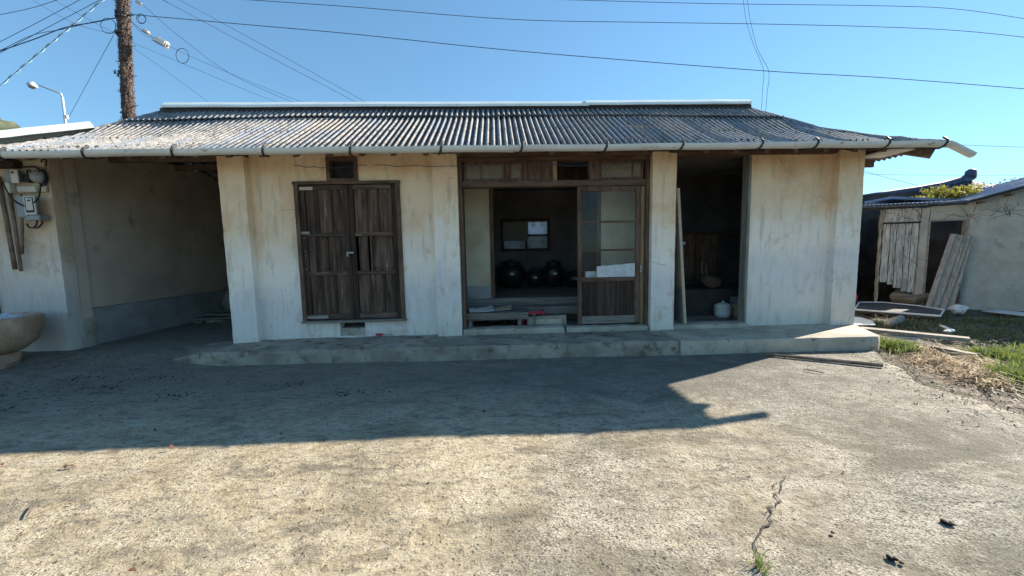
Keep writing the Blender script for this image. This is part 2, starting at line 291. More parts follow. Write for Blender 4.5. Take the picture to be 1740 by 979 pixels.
# ------------------------------------------------------------------ mesh helpers
class MB:
    def __init__(s): s.v = []; s.f = []
    def add(s, vs, fs):
        k = len(s.v); s.v += [tuple(v) for v in vs]; s.f += [tuple(i+k for i in f) for f in fs]; return s
    def box(s, x0, x1, y0, y1, z0, z1, T=None, j=0):
        vs = [Vector((x, y, z)) for z in (z0, z1) for y in (y0, y1) for x in (x0, x1)]
        if j: vs = [v+Vector([rnd.uniform(-j, j) for _ in range(3)]) for v in vs]
        if T: vs = [T @ v for v in vs]
        return s.add(vs, [(0, 2, 3, 1), (4, 5, 7, 6), (0, 1, 5, 4), (2, 6, 7, 3), (0, 4, 6, 2), (1, 3, 7, 5)])
    def tube(s, pts, r, n=8, cap=True):
        pts = [Vector(p) for p in pts]; rs = r if isinstance(r, (list, tuple)) else [r]*len(pts)
        vs = []; fs = []; prev = None
        for i, p in enumerate(pts):
            d = (pts[min(i+1, len(pts)-1)]-pts[max(i-1, 0)]).normalized()
            if prev is None: a = d.orthogonal().normalized()
            else: a = (prev-d*prev.dot(d)); a = a.normalized() if a.length > 1e-6 else d.orthogonal().normalized()
            prev = a; b = d.cross(a)
            vs += [p+(a*math.cos(2*math.pi*k/n)+b*math.sin(2*math.pi*k/n))*rs[i] for k in range(n)]
        for i in range(len(pts)-1):
            for k in range(n):
                fs.append((i*n+k, i*n+(k+1) % n, (i+1)*n+(k+1) % n, (i+1)*n+k))
        if cap: fs += [tuple(range(n-1, -1, -1)), tuple(range((len(pts)-1)*n, len(pts)*n))]
        return s.add(vs, fs)
    def lathe(s, prof, c, n=28, wob=0, T=None):
        vs = []; fs = []
        for i, (r, z) in enumerate(prof):
            for k in range(n):
                a = 2*math.pi*k/n; rr = r*(1+wob*noise.noise(Vector((math.cos(a)*1.5, math.sin(a)*1.5, z*2+c[0]))))
                v = Vector((rr*math.cos(a), rr*math.sin(a), z)); v = (T @ v) if T else v
                vs.append(v+Vector(c))
        for i in range(len(prof)-1):
            for k in range(n): fs.append((i*n+k, i*n+(k+1) % n, (i+1)*n+(k+1) % n, (i+1)*n+k))
        fs += [tuple(range(n-1, -1, -1)), tuple(range((len(prof)-1)*n, len(prof)*n))]
        return s.add(vs, fs)
    def build(s, name, m, parent=None, smooth=False, bevel=0, local=False, auto=None):
        me = bpy.data.meshes.new(name); me.from_pydata(s.v, [], s.f)
        if bevel:
            bm = bmesh.new(); bm.from_mesh(me); bmesh.ops.recalc_face_normals(bm, faces=bm.faces)
            bmesh.ops.bevel(bm, geom=[e for e in bm.edges if e.is_manifold and e.calc_face_angle(0) > .6], offset=bevel, segments=2, affect='EDGES', clamp_overlap=True)
            bm.to_mesh(me); bm.free()
        me.materials.append(M[m] if isinstance(m, str) else m)
        if smooth: me.shade_smooth()
        if auto is not None:
            me.shade_smooth(); me.set_sharp_from_angle(angle=auto)
        me.validate()
        o = bpy.data.objects.new(name, me); COL.objects.link(o)
        if parent: par(o, parent, local)
        return o
def par(o, p, local=False):
    o.parent = p
    if not local: o.matrix_parent_inverse = p_mat(p).inverted()
def p_mat(p):
    m = Matrix.LocRotScale(p.location, p.rotation_euler, p.scale)
    return m
def tag(o, label=None, cat=None, group=None, kind=None):
    if label: o['label'] = label
    if cat: o['category'] = cat
    if group: o['group'] = group
    if kind: o['kind'] = kind
    return o
def thing(name, label, cat, loc, group=None, rz=0):
    e = bpy.data.objects.new(name, None); COL.objects.link(e); e.location = loc; e.rotation_euler = (0, 0, rz); e.empty_display_size = .2
    return tag(e, label, cat, group)
def frame_T(o, x, y=None, z=None):
    """matrix from origin and two axes"""
    x = Vector(x).normalized(); z = Vector(z); z = (z-x*z.dot(x)).normalized(); y = z.cross(x)
    m = Matrix((x, y, z)).transposed().to_4x4(); m.translation = Vector(o); return m
def wall(mb, x0, x1, y0, y1, z0, z1, holes=(), ax='x', sub=None):
    """wall slab with rectangular openings; ax is the axis the wall runs along"""
    xs = sorted({x0, x1, *[v for h in holes for v in h[:2]]}); zs = sorted({z0, z1, *[v for h in holes for v in h[2:]]})
    solid = lambda i, j: 0 <= i < len(xs)-1 and 0 <= j < len(zs)-1 and not any(h[0] <= (xs[i]+xs[i+1])/2 <= h[1] and h[2] <= (zs[j]+zs[j+1])/2 <= h[3] for h in holes)
    P = (lambda a, b, c: (a, b, c)) if ax == 'x' else (lambda a, b, c: (b, a, c))
    for i in range(len(xs)-1):
        for j in range(len(zs)-1):
            if not solid(i, j): continue
            a, b, c, d = xs[i], xs[i+1], zs[j], zs[j+1]
            mb.add([P(a, y0, c), P(b, y0, c), P(b, y0, d), P(a, y0, d)], [(0, 1, 2, 3)])
            mb.add([P(a, y1, c), P(b, y1, c), P(b, y1, d), P(a, y1, d)], [(3, 2, 1, 0)])
            if not solid(i-1, j): mb.add([P(a, y0, c), P(a, y1, c), P(a, y1, d), P(a, y0, d)], [(3, 2, 1, 0)])
            if not solid(i+1, j): mb.add([P(b, y0, c), P(b, y1, c), P(b, y1, d), P(b, y0, d)], [(0, 1, 2, 3)])
            if not solid(i, j-1): mb.add([P(a, y0, c), P(b, y0, c), P(b, y1, c), P(a, y1, c)], [(3, 2, 1, 0)])
            if not solid(i, j+1): mb.add([P(a, y0, d), P(b, y0, d), P(b, y1, d), P(a, y1, d)], [(0, 1, 2, 3)])
    return mb
def rough_box(x0, x1, y0, y1, z0, z1, amp=.006, step=.08, seed=0, f=9):
    """box with slightly worn, uneven faces and rounded edges"""
    bm = bmesh.new()
    nx = max(1, int((x1-x0)/step)); ny = max(1, int((y1-y0)/step)); nz = max(1, int((z1-z0)/step))
    idx = {}
    def V(i, j, k):
        if (i, j, k) not in idx:
            p = Vector((x0+(x1-x0)*i/nx, y0+(y1-y0)*j/ny, z0+(z1-z0)*k/nz))
            e = (i in (0, nx))+(j in (0, ny))+(k in (0, nz))
            q = p*f+Vector((seed, seed*2, 0)); d = Vector((noise.noise(q), noise.noise(q+Vector((9, 0, 0))), noise.noise(q+Vector((0, 9, 0)))))
            c = Vector(((x0+x1)/2, (y0+y1)/2, (z0+z1)/2))
            if e >= 2:
                for a_, b_, m_ in ((0, i in (0, nx), 0), (1, j in (0, ny), 0), (2, k in (0, nz), 0)):
                    if b_: p[a_] += math.copysign(amp*(.8+1.6*max(0, noise.noise(q*.7+Vector((3, 3, 3))))), c[a_]-p[a_])
            idx[(i, j, k)] = bm.verts.new(p+d*amp)
        return idx[(i, j, k)]
    for i in range(nx):
        for j in range(ny):
            bm.faces.new((V(i, j, 0), V(i, j+1, 0), V(i+1, j+1, 0), V(i+1, j, 0))); bm.faces.new((V(i, j, nz), V(i+1, j, nz), V(i+1, j+1, nz), V(i, j+1, nz)))
    for i in range(nx):
        for k in range(nz):
            bm.faces.new((V(i, 0, k), V(i+1, 0, k), V(i+1, 0, k+1), V(i, 0, k+1))); bm.faces.new((V(i, ny, k), V(i, ny, k+1), V(i+1, ny, k+1), V(i+1, ny, k)))
    for j in range(ny):
        for k in range(nz):
            bm.faces.new((V(0, j, k), V(0, j, k+1), V(0, j+1, k+1), V(0, j+1, k))); bm.faces.new((V(nx, j, k), V(nx, j+1, k), V(nx, j+1, k+1), V(nx, j, k+1)))
    mb = MB(); bm.verts.index_update()
    mb.v = [tuple(v.co) for v in bm.verts]; mb.f = [tuple(v.index for v in f_.verts) for f_ in bm.faces]; bm.free(); return mb
def px_box(mb, p0, p1, y0, y1):
    """box whose front face (at y0) covers a rectangle read off the facade: p0 top-left, p1 bottom-right in photo pixels"""
    a = at(*p0, 1, y0); b = at(*p1, 1, y0)
    return mb.box(min(a.x, b.x), max(a.x, b.x), y0, y1, min(a.z, b.z), max(a.z, b.z))

# ================================================================== SETTING
def ss(v, a, b):
    t = max(0, min(1, (v-a)/(b-a))); return t*t*(3-2*t)
def gh(x, y): return .13*ss(y, -1.15, -.1)*ss(-x, 3.7, 4.5)
def struct(o): o['kind'] = 'structure'; return o
YB = [at(*q, 2, 0) for q in ((1500, 594), (1530, 612), (1560, 632), (1600, 652), (1650, 668), (1700, 684), (1745, 697))]
def yard_edge(y):
    pts = [(5.45, 9), (5.45, .2), (5.4, -.6)]+[(p.x, p.y) for p in YB]+[(5.9, -6), (6.5, -20)]
    for (xa, ya), (xb, yb) in zip(pts, pts[1:]):
        if ya >= y >= yb: return xa+(xb-xa)*(ya-y)/(ya-yb+1e-9)
    return 6
# far ground sheet
mb = MB(); mb.add([(-900, -900, -.09), (900, -900, -.09), (900, 900, -.09), (-900, 900, -.09)], [(0, 1, 2, 3)])
struct(mb.build('ground', 'soil'))
# concrete yard as a grid following its broken right edge
mb = MB(); NY, NX = 190, 110
for j in range(NY+1):
    y = 5-21*(1-(1-j/NY)**1.0) if False else 5-21*j/NY
    xe = yard_edge(y)+.10*noise.noise(Vector((y*2.2, 3, 0)))+.04*noise.noise(Vector((y*9, 3, 0)))
    for i in range(NX+1):
        x = -16+(xe+16)*i/NX
        z = gh(x, y)+.012*noise.noise(Vector((x*.7, y*.7, 0)))+.004*noise.noise(Vector((x*3, y*3, 5)))
        if i == NX: z -= .10
        mb.v.append((x, y, z))
for j in range(NY):
    for i in range(NX): a = j*(NX+1)+i; mb.f.append((a, a+NX+1, a+NX+2, a+1))
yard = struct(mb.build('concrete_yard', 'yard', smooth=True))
# lumpy soil to the right of the yard
mb = MB(); NX, NY = 150, 150
for j in range(NY+1):
    for i in range(NX+1):
        x = 4.2+14*i/NX; y = -7+15*j/NY
        z = -.035+.05*noise.noise(Vector((x*1.3, y*1.3, 2)))+.02*noise.noise(Vector((x*6, y*6, 2)))
        mb.v.append((x, y, z))
for j in range(NY):
    for i in range(NX): a = j*(NX+1)+i; mb.f.append((a, a+1, a+NX+2, a+NX+1))
struct(mb.build('soil_patch', 'soil', smooth=True))
# hills
def hill(name, mat, x0, x1, y, prof, n=120, depth=60, seed=0, h0=0, rough=1.):
    mb = MB(); rows = 14
    for j in range(rows+1):
        for i in range(n+1):
            x = x0+(x1-x0)*i/n; t = j/rows; hh = prof(x)
            z = hh*math.sin(t*math.pi/2)**.8+rough*1.0*noise.fractal(Vector((x*.2+seed, t*9, 0)), .8, 2.2, 6)*(.3+t)*hh/40
            mb.v.append((x+2*noise.noise(Vector((x*.3, t*9, 4))), y+depth*t, z-1))
    for j in range(rows):
        for i in range(n): a = j*(n+1)+i; mb.f.append((a, a+1, a+n+2, a+n+1))
    return struct(mb.build(name, mat))
hill('hill', 'hill', -420, -110, 120, lambda x: (61+(-x-207)*.36 if x < -190 else 8+47*ss(-x, 120, 190))+4*noise.noise(Vector((x*.05, 0, 0))), seed=3)
hill('hill', 'hill_far', 200, 560, 190, lambda x: 6+36*ss(x, 225, 330), seed=8, rough=.5)

# cracks: narrow open joints in the concrete
def crack(pts, w, seed, mbc):
    r = random.Random(seed); P = [at(*q, 2, 0) for q in pts]; out = []
    for a, b in zip(P, P[1:]):
        n = max(2, int((b-a).length/.03))
        for k in range(n):
            p = a.lerp(b, k/n); d = (b-a).normalized(); s = Vector((-d.y, d.x, 0))
            out.append((p+s*r.uniform(-1, 1)*.016+s*.02*noise.noise(Vector((p.x*9, p.y*9, seed))), s))
    vs = []; n = len(out)
    for i, (p, s) in enumerate(out):
        ww = w*(.35+r.random())*min(1, 4*i/n+.15, 4*(n-i)/n+.15)
        z = .0075+.012*noise.noise(Vector((p.x*.7, p.y*.7, 0)))+.004*noise.noise(Vector((p.x*3, p.y*3, 5)))
        vs += [(p.x-s.x*ww, p.y-s.y*ww, z), (p.x+s.x*ww, p.y+s.y*ww, z)]
    mbc.add(vs, [(2*i, 2*i+1, 2*i+3, 2*i+2) for i in range(n-1)])
mb = MB()
crack([(1333, 808), (1320, 850), (1306, 885), (1297, 905), (1283, 915), (1290, 945), (1300, 968)], .0050, 1, mb)
crack([(1297, 905), (1288, 930), (1282, 955)], .0022, 7, mb)
crack([(1306, 885), (1318, 893), (1322, 905)], .0014, 9, mb)
crack([(1320, 850), (1308, 856), (1300, 870), (1304, 886)], .0013, 10, mb)
crack([(1195, 705), (1250, 745), (1300, 790), (1333, 808)], .0016, 2, mb)
crack([(1333, 808), (1327, 842), (1316, 830), (1322, 812)], .002, 12, mb)
crack([(1440, 822), (1520, 833), (1590, 852), (1680, 856), (1745, 842)], .0022, 3, mb)
crack([(900, 600), (905, 596)], .002, 4, mb)
struct(mb.build('crack', 'char'))

# ================================================================== HOUSE
H = thing('farmhouse', 'long single-storey plastered farmhouse with a grey corrugated hipped roof and dark wooden doors', 'house', (-.8, 0, .0))
WT = 3.0   # wall top
# --- front pillars
def pillar(x0, x1, y0, y1, z0, z1=2.9, seed=0, m='plaster'): return rough_box(x0, x1, y0, y1, z0, z1, .004, .07, seed).build('pillar', m, H, auto=.6)
pillar(-3.985, -3.61, -.02, .33, .15, seed=1)
pillar(-.935, -.565, -.02, .33, .17, seed=2)
pillar(2.345, 2.715, -.02, .33, .17, seed=3)
pillar(5.235, 5.635, -.02, .33, .15, seed=4)
# --- walls
mb = MB(); wall(mb, -3.61, -.935, .11, .31, .15, WT, [(-2.955, -1.47, .46, 2.5), (-2.485, -2.06, 2.535, 2.87), (-2.45, -2.07, .21, .425)])
mb.build('wall', 'plaster', H)
mb = MB(); wall(mb, 3.93, 5.235, .11, .23, .15, WT); mb.build('wall', 'plaster', H)
mb = MB(); wall(mb, -.565, 5.235, .02, .30, 2.86, WT+.02); mb.build('lintel', 'frame_h', H)
mb = MB(); wall(mb, .33, 3.6, 5.44, 5.625, .0, WT, ax='y'); mb.build('side_wall', 'plaster', H)
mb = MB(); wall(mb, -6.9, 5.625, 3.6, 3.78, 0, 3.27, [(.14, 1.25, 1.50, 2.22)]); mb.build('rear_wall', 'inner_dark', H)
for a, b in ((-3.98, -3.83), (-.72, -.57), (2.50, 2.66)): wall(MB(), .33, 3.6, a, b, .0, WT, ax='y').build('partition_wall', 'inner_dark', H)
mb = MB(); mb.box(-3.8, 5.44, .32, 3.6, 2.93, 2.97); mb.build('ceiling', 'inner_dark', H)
# --- left carport wall: cement dado below, plaster above, front block with meters
rough_box(-6.62, -6.36, .36, 3.6, .70, 3.3, .006, .12, 11).build('carport_wall', 'carport', H, auto=.6)
rough_box(-6.60, -6.345, .36, 3.6, -.02, .705, .006, .10, 12).build('carport_dado', 'carport_dado', H, auto=.6)
rough_box(-8.6, -6.315, .0, .20, -.02, 2.98, .008, .09, 13).build('left_wall', 'plaster_dirty', H, auto=.6)
rough_box(-6.60, -6.318, .195, .36, -.02, 2.98, .008, .09, 14).build('corner_block', 'carport', H, auto=.6)
rough_box(-6.60, -6.305, .19, .375, -.02, .58, .01, .06, 15).build('repaired_base', 'slab_new', H, auto=.6)
# --- slab
def slab(name, poly, z0, z1, m, seed, amp=.012, parent=H, step=.05):
    """slab with a worn irregular rim; poly is a list of (x, y, ztop)"""
    pts = []
    for (a, b) in zip(poly, poly[1:]+poly[:1]):
        a = Vector(a); b = Vector(b); n = max(1, int((b-a).length/step))
        pts += [a.lerp(b, k/n) for k in range(n)]
    n = len(pts); c = sum(pts, Vector())/n; mb = MB(); rings = []
    lv = [(0, 0), (.25, .006), (.55, .0), (.85, .002), (.97, -.006), (1.0, -.022)]
    for t, off in lv:
        for i, p in enumerate(pts):
            d = (p-pts[i-1]).normalized(); nr = Vector((d.y, -d.x, 0))
            q = Vector((p.x*7, p.y*7, t*3+seed)); k = amp*(noise.noise(q)+.6*noise.noise(q*2.7))*(1.3 if 0 < t < 1 else .9)
            chip = -.035*max(0, noise.noise(Vector((p.x*4, seed, 0)))-.12)*(1 if t >= .85 else .2)*amp/.012
            zt = p.z; z = z0+(zt-z0)*t+(chip*.5 if t == 1 else 0)
            v = p+nr*(off+k+chip); mb.v.append((v.x, v.y, z))
    L = len(lv)
    for r_ in range(L-1):
        for i in range(n): mb.f.append((r_*n+i, r_*n+(i+1) % n, (r_+1)*n+(i+1) % n, (r_+1)*n+i))
    mb.f.append(tuple((L-1)*n+i for i in range(n)))
    return mb.build(name, m, parent, auto=.7)
slab('porch_slab', [(-4.5, -.52, .075), (-4.0, -.60, .185), (2.462, -.735, .195), (2.462, .6, .195), (-3.98, .6, .195), (-4.15, .2, .17), (-4.7, .0, .14)], -.03, .19, 'slab', 5, .02)
slab('porch_slab', [(2.475, -.75, .197), (5.20, -.80, .197), (5.28, -.76, .197), (5.66, -.02, .197), (5.66, .6, .197), (2.475, .6, .197)], -.03, .19, 'slab_new', 9, .008)
mb = MB(); mb.box(-3.8, 5.44, .55, 3.6, .02, .205); mb.build('interior_floor', 'slab', H)

# --- double door
pix = lambda p0, p1, y0, y1, name, m, parent, **k: px_box(MB(), p0, p1, y0, y1).build(name, m, parent, **k)
for a in (-2.985, -1.50): MB().box(a, a+.06, .07, .22, .46, 2.50).build('door_jamb', 'frame', H, bevel=.004)
MB().box(-3.0, -1.43, .068, .22, 2.50, 2.545).build('door_head', 'frame_h', H, bevel=.004)
MB().box(-2.99, -1.42, .03, .24, .43, .462, j=.004).build('door_sill', 'plank', H, bevel=.004)
def leaf(x0, x1, flip):
    rr = random.Random(3 if flip else 9)
    lf = MB()
    w = .07
    lf.box(x0, x0+w, .105, .145, .475, 2.49); lf.box(x1-w, x1, .105, .145, .475, 2.49)
    L = lf.build('door_leaf', 'wood', H, bevel=.003)
    rails = [(.475, .565), (1.155, 1.205), (1.735, 1.79), (2.43, 2.49)]
    for a, b in rails: MB().box(x0+w, x1-w, .100, .143, a, b).build('rail', 'wood_rail', L, bevel=.004)
    xi0, xi1 = x0+w, x1-w; W3_ = (xi1-xi0)/3
    for r_, (za, zb) in enumerate(((.565, 1.155), (1.205, 1.735), (1.79, 2.43))):
        cuts = [xi0, xi0+W3_*rr.uniform(.9, 1.08), xi0+2*W3_*rr.uniform(.95, 1.04), xi1]
        if flip and r_ == 1: cuts = [xi0+.03, xi0+.18, xi0+.245, xi1]
        if not flip and r_ == 1: cuts = [xi0, xi0+.12, xi0+.28, xi0+.40, xi1]
        for c_ in range(len(cuts)-1):
            a, b = cuts[c_], cuts[c_+1]; g = .004
            if flip and r_ == 1 and c_ == 1: a += .022
            d = rr.uniform(0, .008); tilt = rr.uniform(-.004, .004)
            p = MB(); p.box(a+g, b-g, .126+d, .141+d, za-.01, zb+.01, T=Matrix.Rotation(tilt, 4, 'Y') if False else None)
            p.build('panel', 'wood_worn', L, bevel=.004)
            if c_ and not (flip and r_ == 1 and c_ == 1): MB().box(a-.012, a+.012, .112, .125, za, zb).build('batten', 'wood', L)
        if r_ == 1:   # raised frame moulding on the outer panel
            a, b = (xi0+.10, xi0+.30) if not flip else (cuts[2]+.02, xi1-.005)
            mo = MB(); 
            for q in ((a, a+.014, za+.03, zb-.02), (b-.014, b, za+.03, zb-.02), (a, b, za+.03, za+.044), (a, b, zb-.034, zb-.02)): mo.box(q[0], q[1], .106, .118+rr.random()*.001, q[2], q[3])
            mo.build('moulding', 'wood_worn', L)
    return L
LL = leaf(-2.922, -2.215, False); LR = leaf(-2.208, -1.503, True)
pix((508, 318), (531, 323), .092, .104, 'hinge_strip', 'pale_wood', LL); pix((512, 394), (526, 398), .092, .104, 'hinge_strip', 'plank', LL)
pix((520, 537), (558, 541), .09, .104, 'hinge_strip', 'plank', LL)
hp = MB(); hp.box(-2.27, -2.17, .085, .10, 1.475, 1.50); hp.box(-2.27, -2.245, .075, .09, 1.43, 1.50); hp.build('hasp', 'steel', H, bevel=.003)
for z in (1.25, 1.45, 1.52, 1.72): MB().lathe([(.001, -.004), (.008, -.002), (.008, .002), (.001, .004)], (-2.89, .10, z), 8, T=Matrix.Rotation(math.pi/2, 4, 'X')).build('nail', 'steel', LL)
# --- small vents in the left bay
v = MB()
for q in ((-2.50, -2.445, 2.545, 2.90), (-2.10, -2.045, 2.545, 2.90), (-2.445, -2.10, 2.545, 2.585), (-2.445, -2.10, 2.84, 2.90)): v.box(q[0], q[1], .08, .25, q[2], q[3])
V1 = v.build('vent_window_frame', 'frame', H, bevel=.003)
MB().box(-2.45, -2.09, .19, .20, 2.58, 2.85).build('pane', 'black', V1)
rough_box(-2.447, -2.07, .115, .29, .208, .335, .004, .05, 3).build('vent_stone', 'slab_new', H)
MB().box(-2.46, -2.06, .28, .30, .2, .43).build('vent_shutter', 'black', H)

# --- sliding door bay (centre)
y0 = .08
MB().box(-.56, -.505, y0-.02, y0+.13, .28, 2.855).build('door_post', 'frame', H, bevel=.004)
MB().box(2.285, 2.335, y0-.02, y0+.13, .26, 2.855).build('door_post', 'frame', H, bevel=.004)
MB().box(2.225, 2.283, y0+.03, y0+.16, .28, 2.42).build('door_post', 'jamb', H, bevel=.004)
T = thing  # alias kept short
MB().box(-.504, 2.284, y0-.015, y0+.13, 2.425, 2.515).build('transom_rail', 'frame_h', H, bevel=.004)
MB().box(-.504, 2.284, y0-.012, y0+.13, 2.80, 2.858).build('head_rail', 'frame_h', H, bevel=.004)
def pxx(px, y=.08): return at(px, 290, 1, y).x
for a, b, m in ((858, 865, 'frame'), (889, 895.5, 'frame'), (939, 946.5, 'jamb'), (1001, 1019, 'frame')):
    MB().box(pxx(a), pxx(b), y0-.006, y0+.12, 2.516, 2.80).build('transom_post', m, H, bevel=.003)
for a, b, pl, bar in ((788, 858, 'glass_dirty', 817.5), (865, 889, 'glass_dirty', 0), (895.5, 939, 'frame', 0), (1019, 1094, 'glass_dirty', 1076)):
    xa, xb = max(-.50, pxx(a)+.003), min(2.28, pxx(b)-.003); s = MB(); t_ = .03
    for q in ((xa, xa+t_, 2.518, 2.798), (xb-t_, xb, 2.518, 2.798), (xa+t_, xb-t_, 2.518, 2.555), (xa+t_, xb-t_, 2.765, 2.798)): s.box(q[0], q[1], y0+.02, y0+.055, q[2], q[3])
    if bar: xm = pxx(bar); s.box(xm-.012, xm+.012, y0+.022, y0+.053, 2.555, 2.765)
    so = s.build('transom_window', 'frame', H, bevel=.002)
    MB().box(xa+t_, xb-t_, y0+.035, y0+.040, 2.555, 2.765).build('pane', pl, so)
MB().box(pxx(1077), 2.26, y0+.045, y0+.055, 2.55, 2.77).build('transom_board', 'frame', H)
# sliding leaf
sx0, sx1, ys = 1.235, 2.215, y0+.01
SL = MB().box(sx0, sx0+.062, ys, ys+.04, .30, 2.42).box(sx1-.075, sx1, ys, ys+.04, .30, 2.42).box(sx0+.062, sx1-.075, ys, ys+.04, 2.345, 2.42).build('sliding_door', 'frame', H, bevel=.003)
rz = [(1.87, 1.90), (1.435, 1.465), (.965, 1.03)]
for a, b in rz: MB().box(sx0+.062, sx1-.075, ys+.002, ys+.036, a, b).build('muntin', 'frame_h', SL, bevel=.003)
for a, b in ((1.90, 2.345), (1.465, 1.87), (1.03, 1.435)): MB().box(sx0+.062, sx1-.075, ys+.018, ys+.022, a, b).build('pane', 'glass', SL)
MB().box(sx0+.062, sx1-.075, ys+.002, ys+.036, .30, .42).build('kick_rail', 'plank', SL, bevel=.003)
xs = [sx0+.062, sx0+.062+.27, sx0+.062+.57, sx1-.075]
for a, b in zip(xs, xs[1:]): MB().box(a+.018, b-.018, ys+.018, ys+.03, .42, .965).build('panel', 'wood', SL)
for a in xs[1:3]: MB().box(a-.022, a+.022, ys+.004, ys+.034, .42, .965).build('stile', 'wood', SL, bevel=.002)
for a in (xs[0], xs[3]-.018): MB().box(a, a+.018, ys+.006, ys+.03, .42, .965).build('stile', 'wood', SL)
hx = at(1089.5, 457, 1, ys-.01)
MB().box(hx.x-.012, hx.x+.012, ys-.012, ys, hx.z-.05, hx.z+.05).build('handle', 'white', SL, bevel=.004)
MB().box(hx.x-.005, hx.x+.005, ys-.014, ys-.011, hx.z-.035, hx.z+.035).build('handle_slot', 'black', SL)
# paper stuck over the lowest pane, upper edge torn
g = MB(); n = 24; a = at(1014, 453, 1, ys+.012); b = at(1079, 447, 1, ys+.012); zb = 1.032
for i in range(n+1):
    t = i/n; x = a.x+(b.x-a.x)*t; z = a.z+(b.z-a.z)*t+.012*noise.noise(Vector((t*9, 2, 0)))
    g.v += [(x, ys+.010, zb), (x, ys+.010+.003*math.sin(t*14), z), (x, ys+.013, zb), (x, ys+.013+.003*math.sin(t*14), z)]
for i in range(n): k = 4*i; g.f += [(k, k+4, k+5, k+1), (k+2, k+3, k+7, k+6), (k+1, k+5, k+7, k+3)]
g.build('torn_paper_sheet', 'paper', SL)
# threshold
rough_box(-.56, 1.02, -.015, .24, .16, .285, .012, .05, 21).build('threshold', 'slab_new', H, auto=.7)
rough_box(1.035, 2.335, .0, .24, .16, .272, .012, .05, 22).build('threshold', 'slab_new', H, auto=.7)
# --- room behind
mb = MB(); mb.box(-.565, -.13, 1.1, 1.16, .50, 2.93); mb.build('inner_wall', 'inner', H)
mb = MB(); mb.box(1.87, 2.50, 1.1, 1.16, .50, 2.93); mb.build('inner_wall', 'inner', H)
MB().box(-.13, -.06, 1.08, 1.18, .50, 2.93).build('room_post', 'frame', H, bevel=.004)
MB().box(1.80, 1.87, 1.08, 1.18, .50, 2.93).build('room_post', 'frame', H, bevel=.004)
MB().box(-.06, 1.80, 1.085, 1.15, 2.62, 2.93).build('room_lintel', 'wood', H)
MB().box(-.57, 2.5, 1.06, 3.6, .20, .62).build('room_floor', 'floorwood', H)
for i in range(4): MB().box(-.565, 2.50, .72+i*.085, .80+i*.085, .455, .495+.002*(i % 2)).build('floor_board', 'floorwood', H, bevel=.002)
MB().box(-.565, 2.50, .725, .79, .36, .452).build('floor_joist', 'floorwood', H, bevel=.003)
MB().box(.98, 1.05, .73, .79, .2, .358).build('floor_post', 'plank', H, bevel=.003)
MB().box(1.9, 1.97, .73, .79, .2, .358).build('floor_post', 'plank', H, bevel=.003)
# rear window of the room
rw = MB()
for q in ((.09, .16, 1.46, 2.26), (1.23, 1.30, 1.46, 2.26), (.16, 1.23, 1.46, 1.53), (.16, 1.23, 2.18, 2.26), (.685, .735, 1.53, 2.18)): rw.box(q[0], q[1], 3.56, 3.66, q[2], q[3])
for q in ((.16, .685, 1.83, 1.87), (.735, 1.23, 1.83, 1.87)): rw.box(q[0], q[1], 3.58, 3.64, q[2], q[3])
RW = rw.build('rear_window', 'wood', H)
MB().box(.735, 1.23, 3.60, 3.605, 1.87, 2.18).build('pane', 'frost_blue', RW); MB().box(.735, 1.23, 3.60, 3.605, 1.53, 1.83).build('pane', 'frost_grey', RW)
MB().box(.16, .685, 3.60, 3.605, 1.53, 1.83).build('pane', 'frost_grey', RW)
# --- kitchen bay
MB().box(3.885, 3.93, .07, .225, .26, 2.86).build('door_post', 'plank_v', H, bevel=.005)
MB().box(2.715, 2.76, .06, .30, .26, 2.86).build('door_post', 'frame', H, bevel=.004)
rough_box(2.70, 3.94, -.005, .30, .16, .262, .01, .05, 31).build('threshold', 'slab_new', H, auto=.7)
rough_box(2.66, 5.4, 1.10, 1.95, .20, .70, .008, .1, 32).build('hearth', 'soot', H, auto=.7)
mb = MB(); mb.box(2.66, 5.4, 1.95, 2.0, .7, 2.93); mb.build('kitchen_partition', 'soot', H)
for i, (a, b) in enumerate(((2.80, 3.28), (3.30, 3.62), (3.64, 4.05), (4.07, 4.5))): MB().box(a, b, 1.915, 1.945, .80, 1.72).build('kitchen_panel', 'frame', H, bevel=.004)
MB().box(2.7, 5.3, 1.90, 1.948, 1.73, 1.78).build('kitchen_rail', 'wood', H)

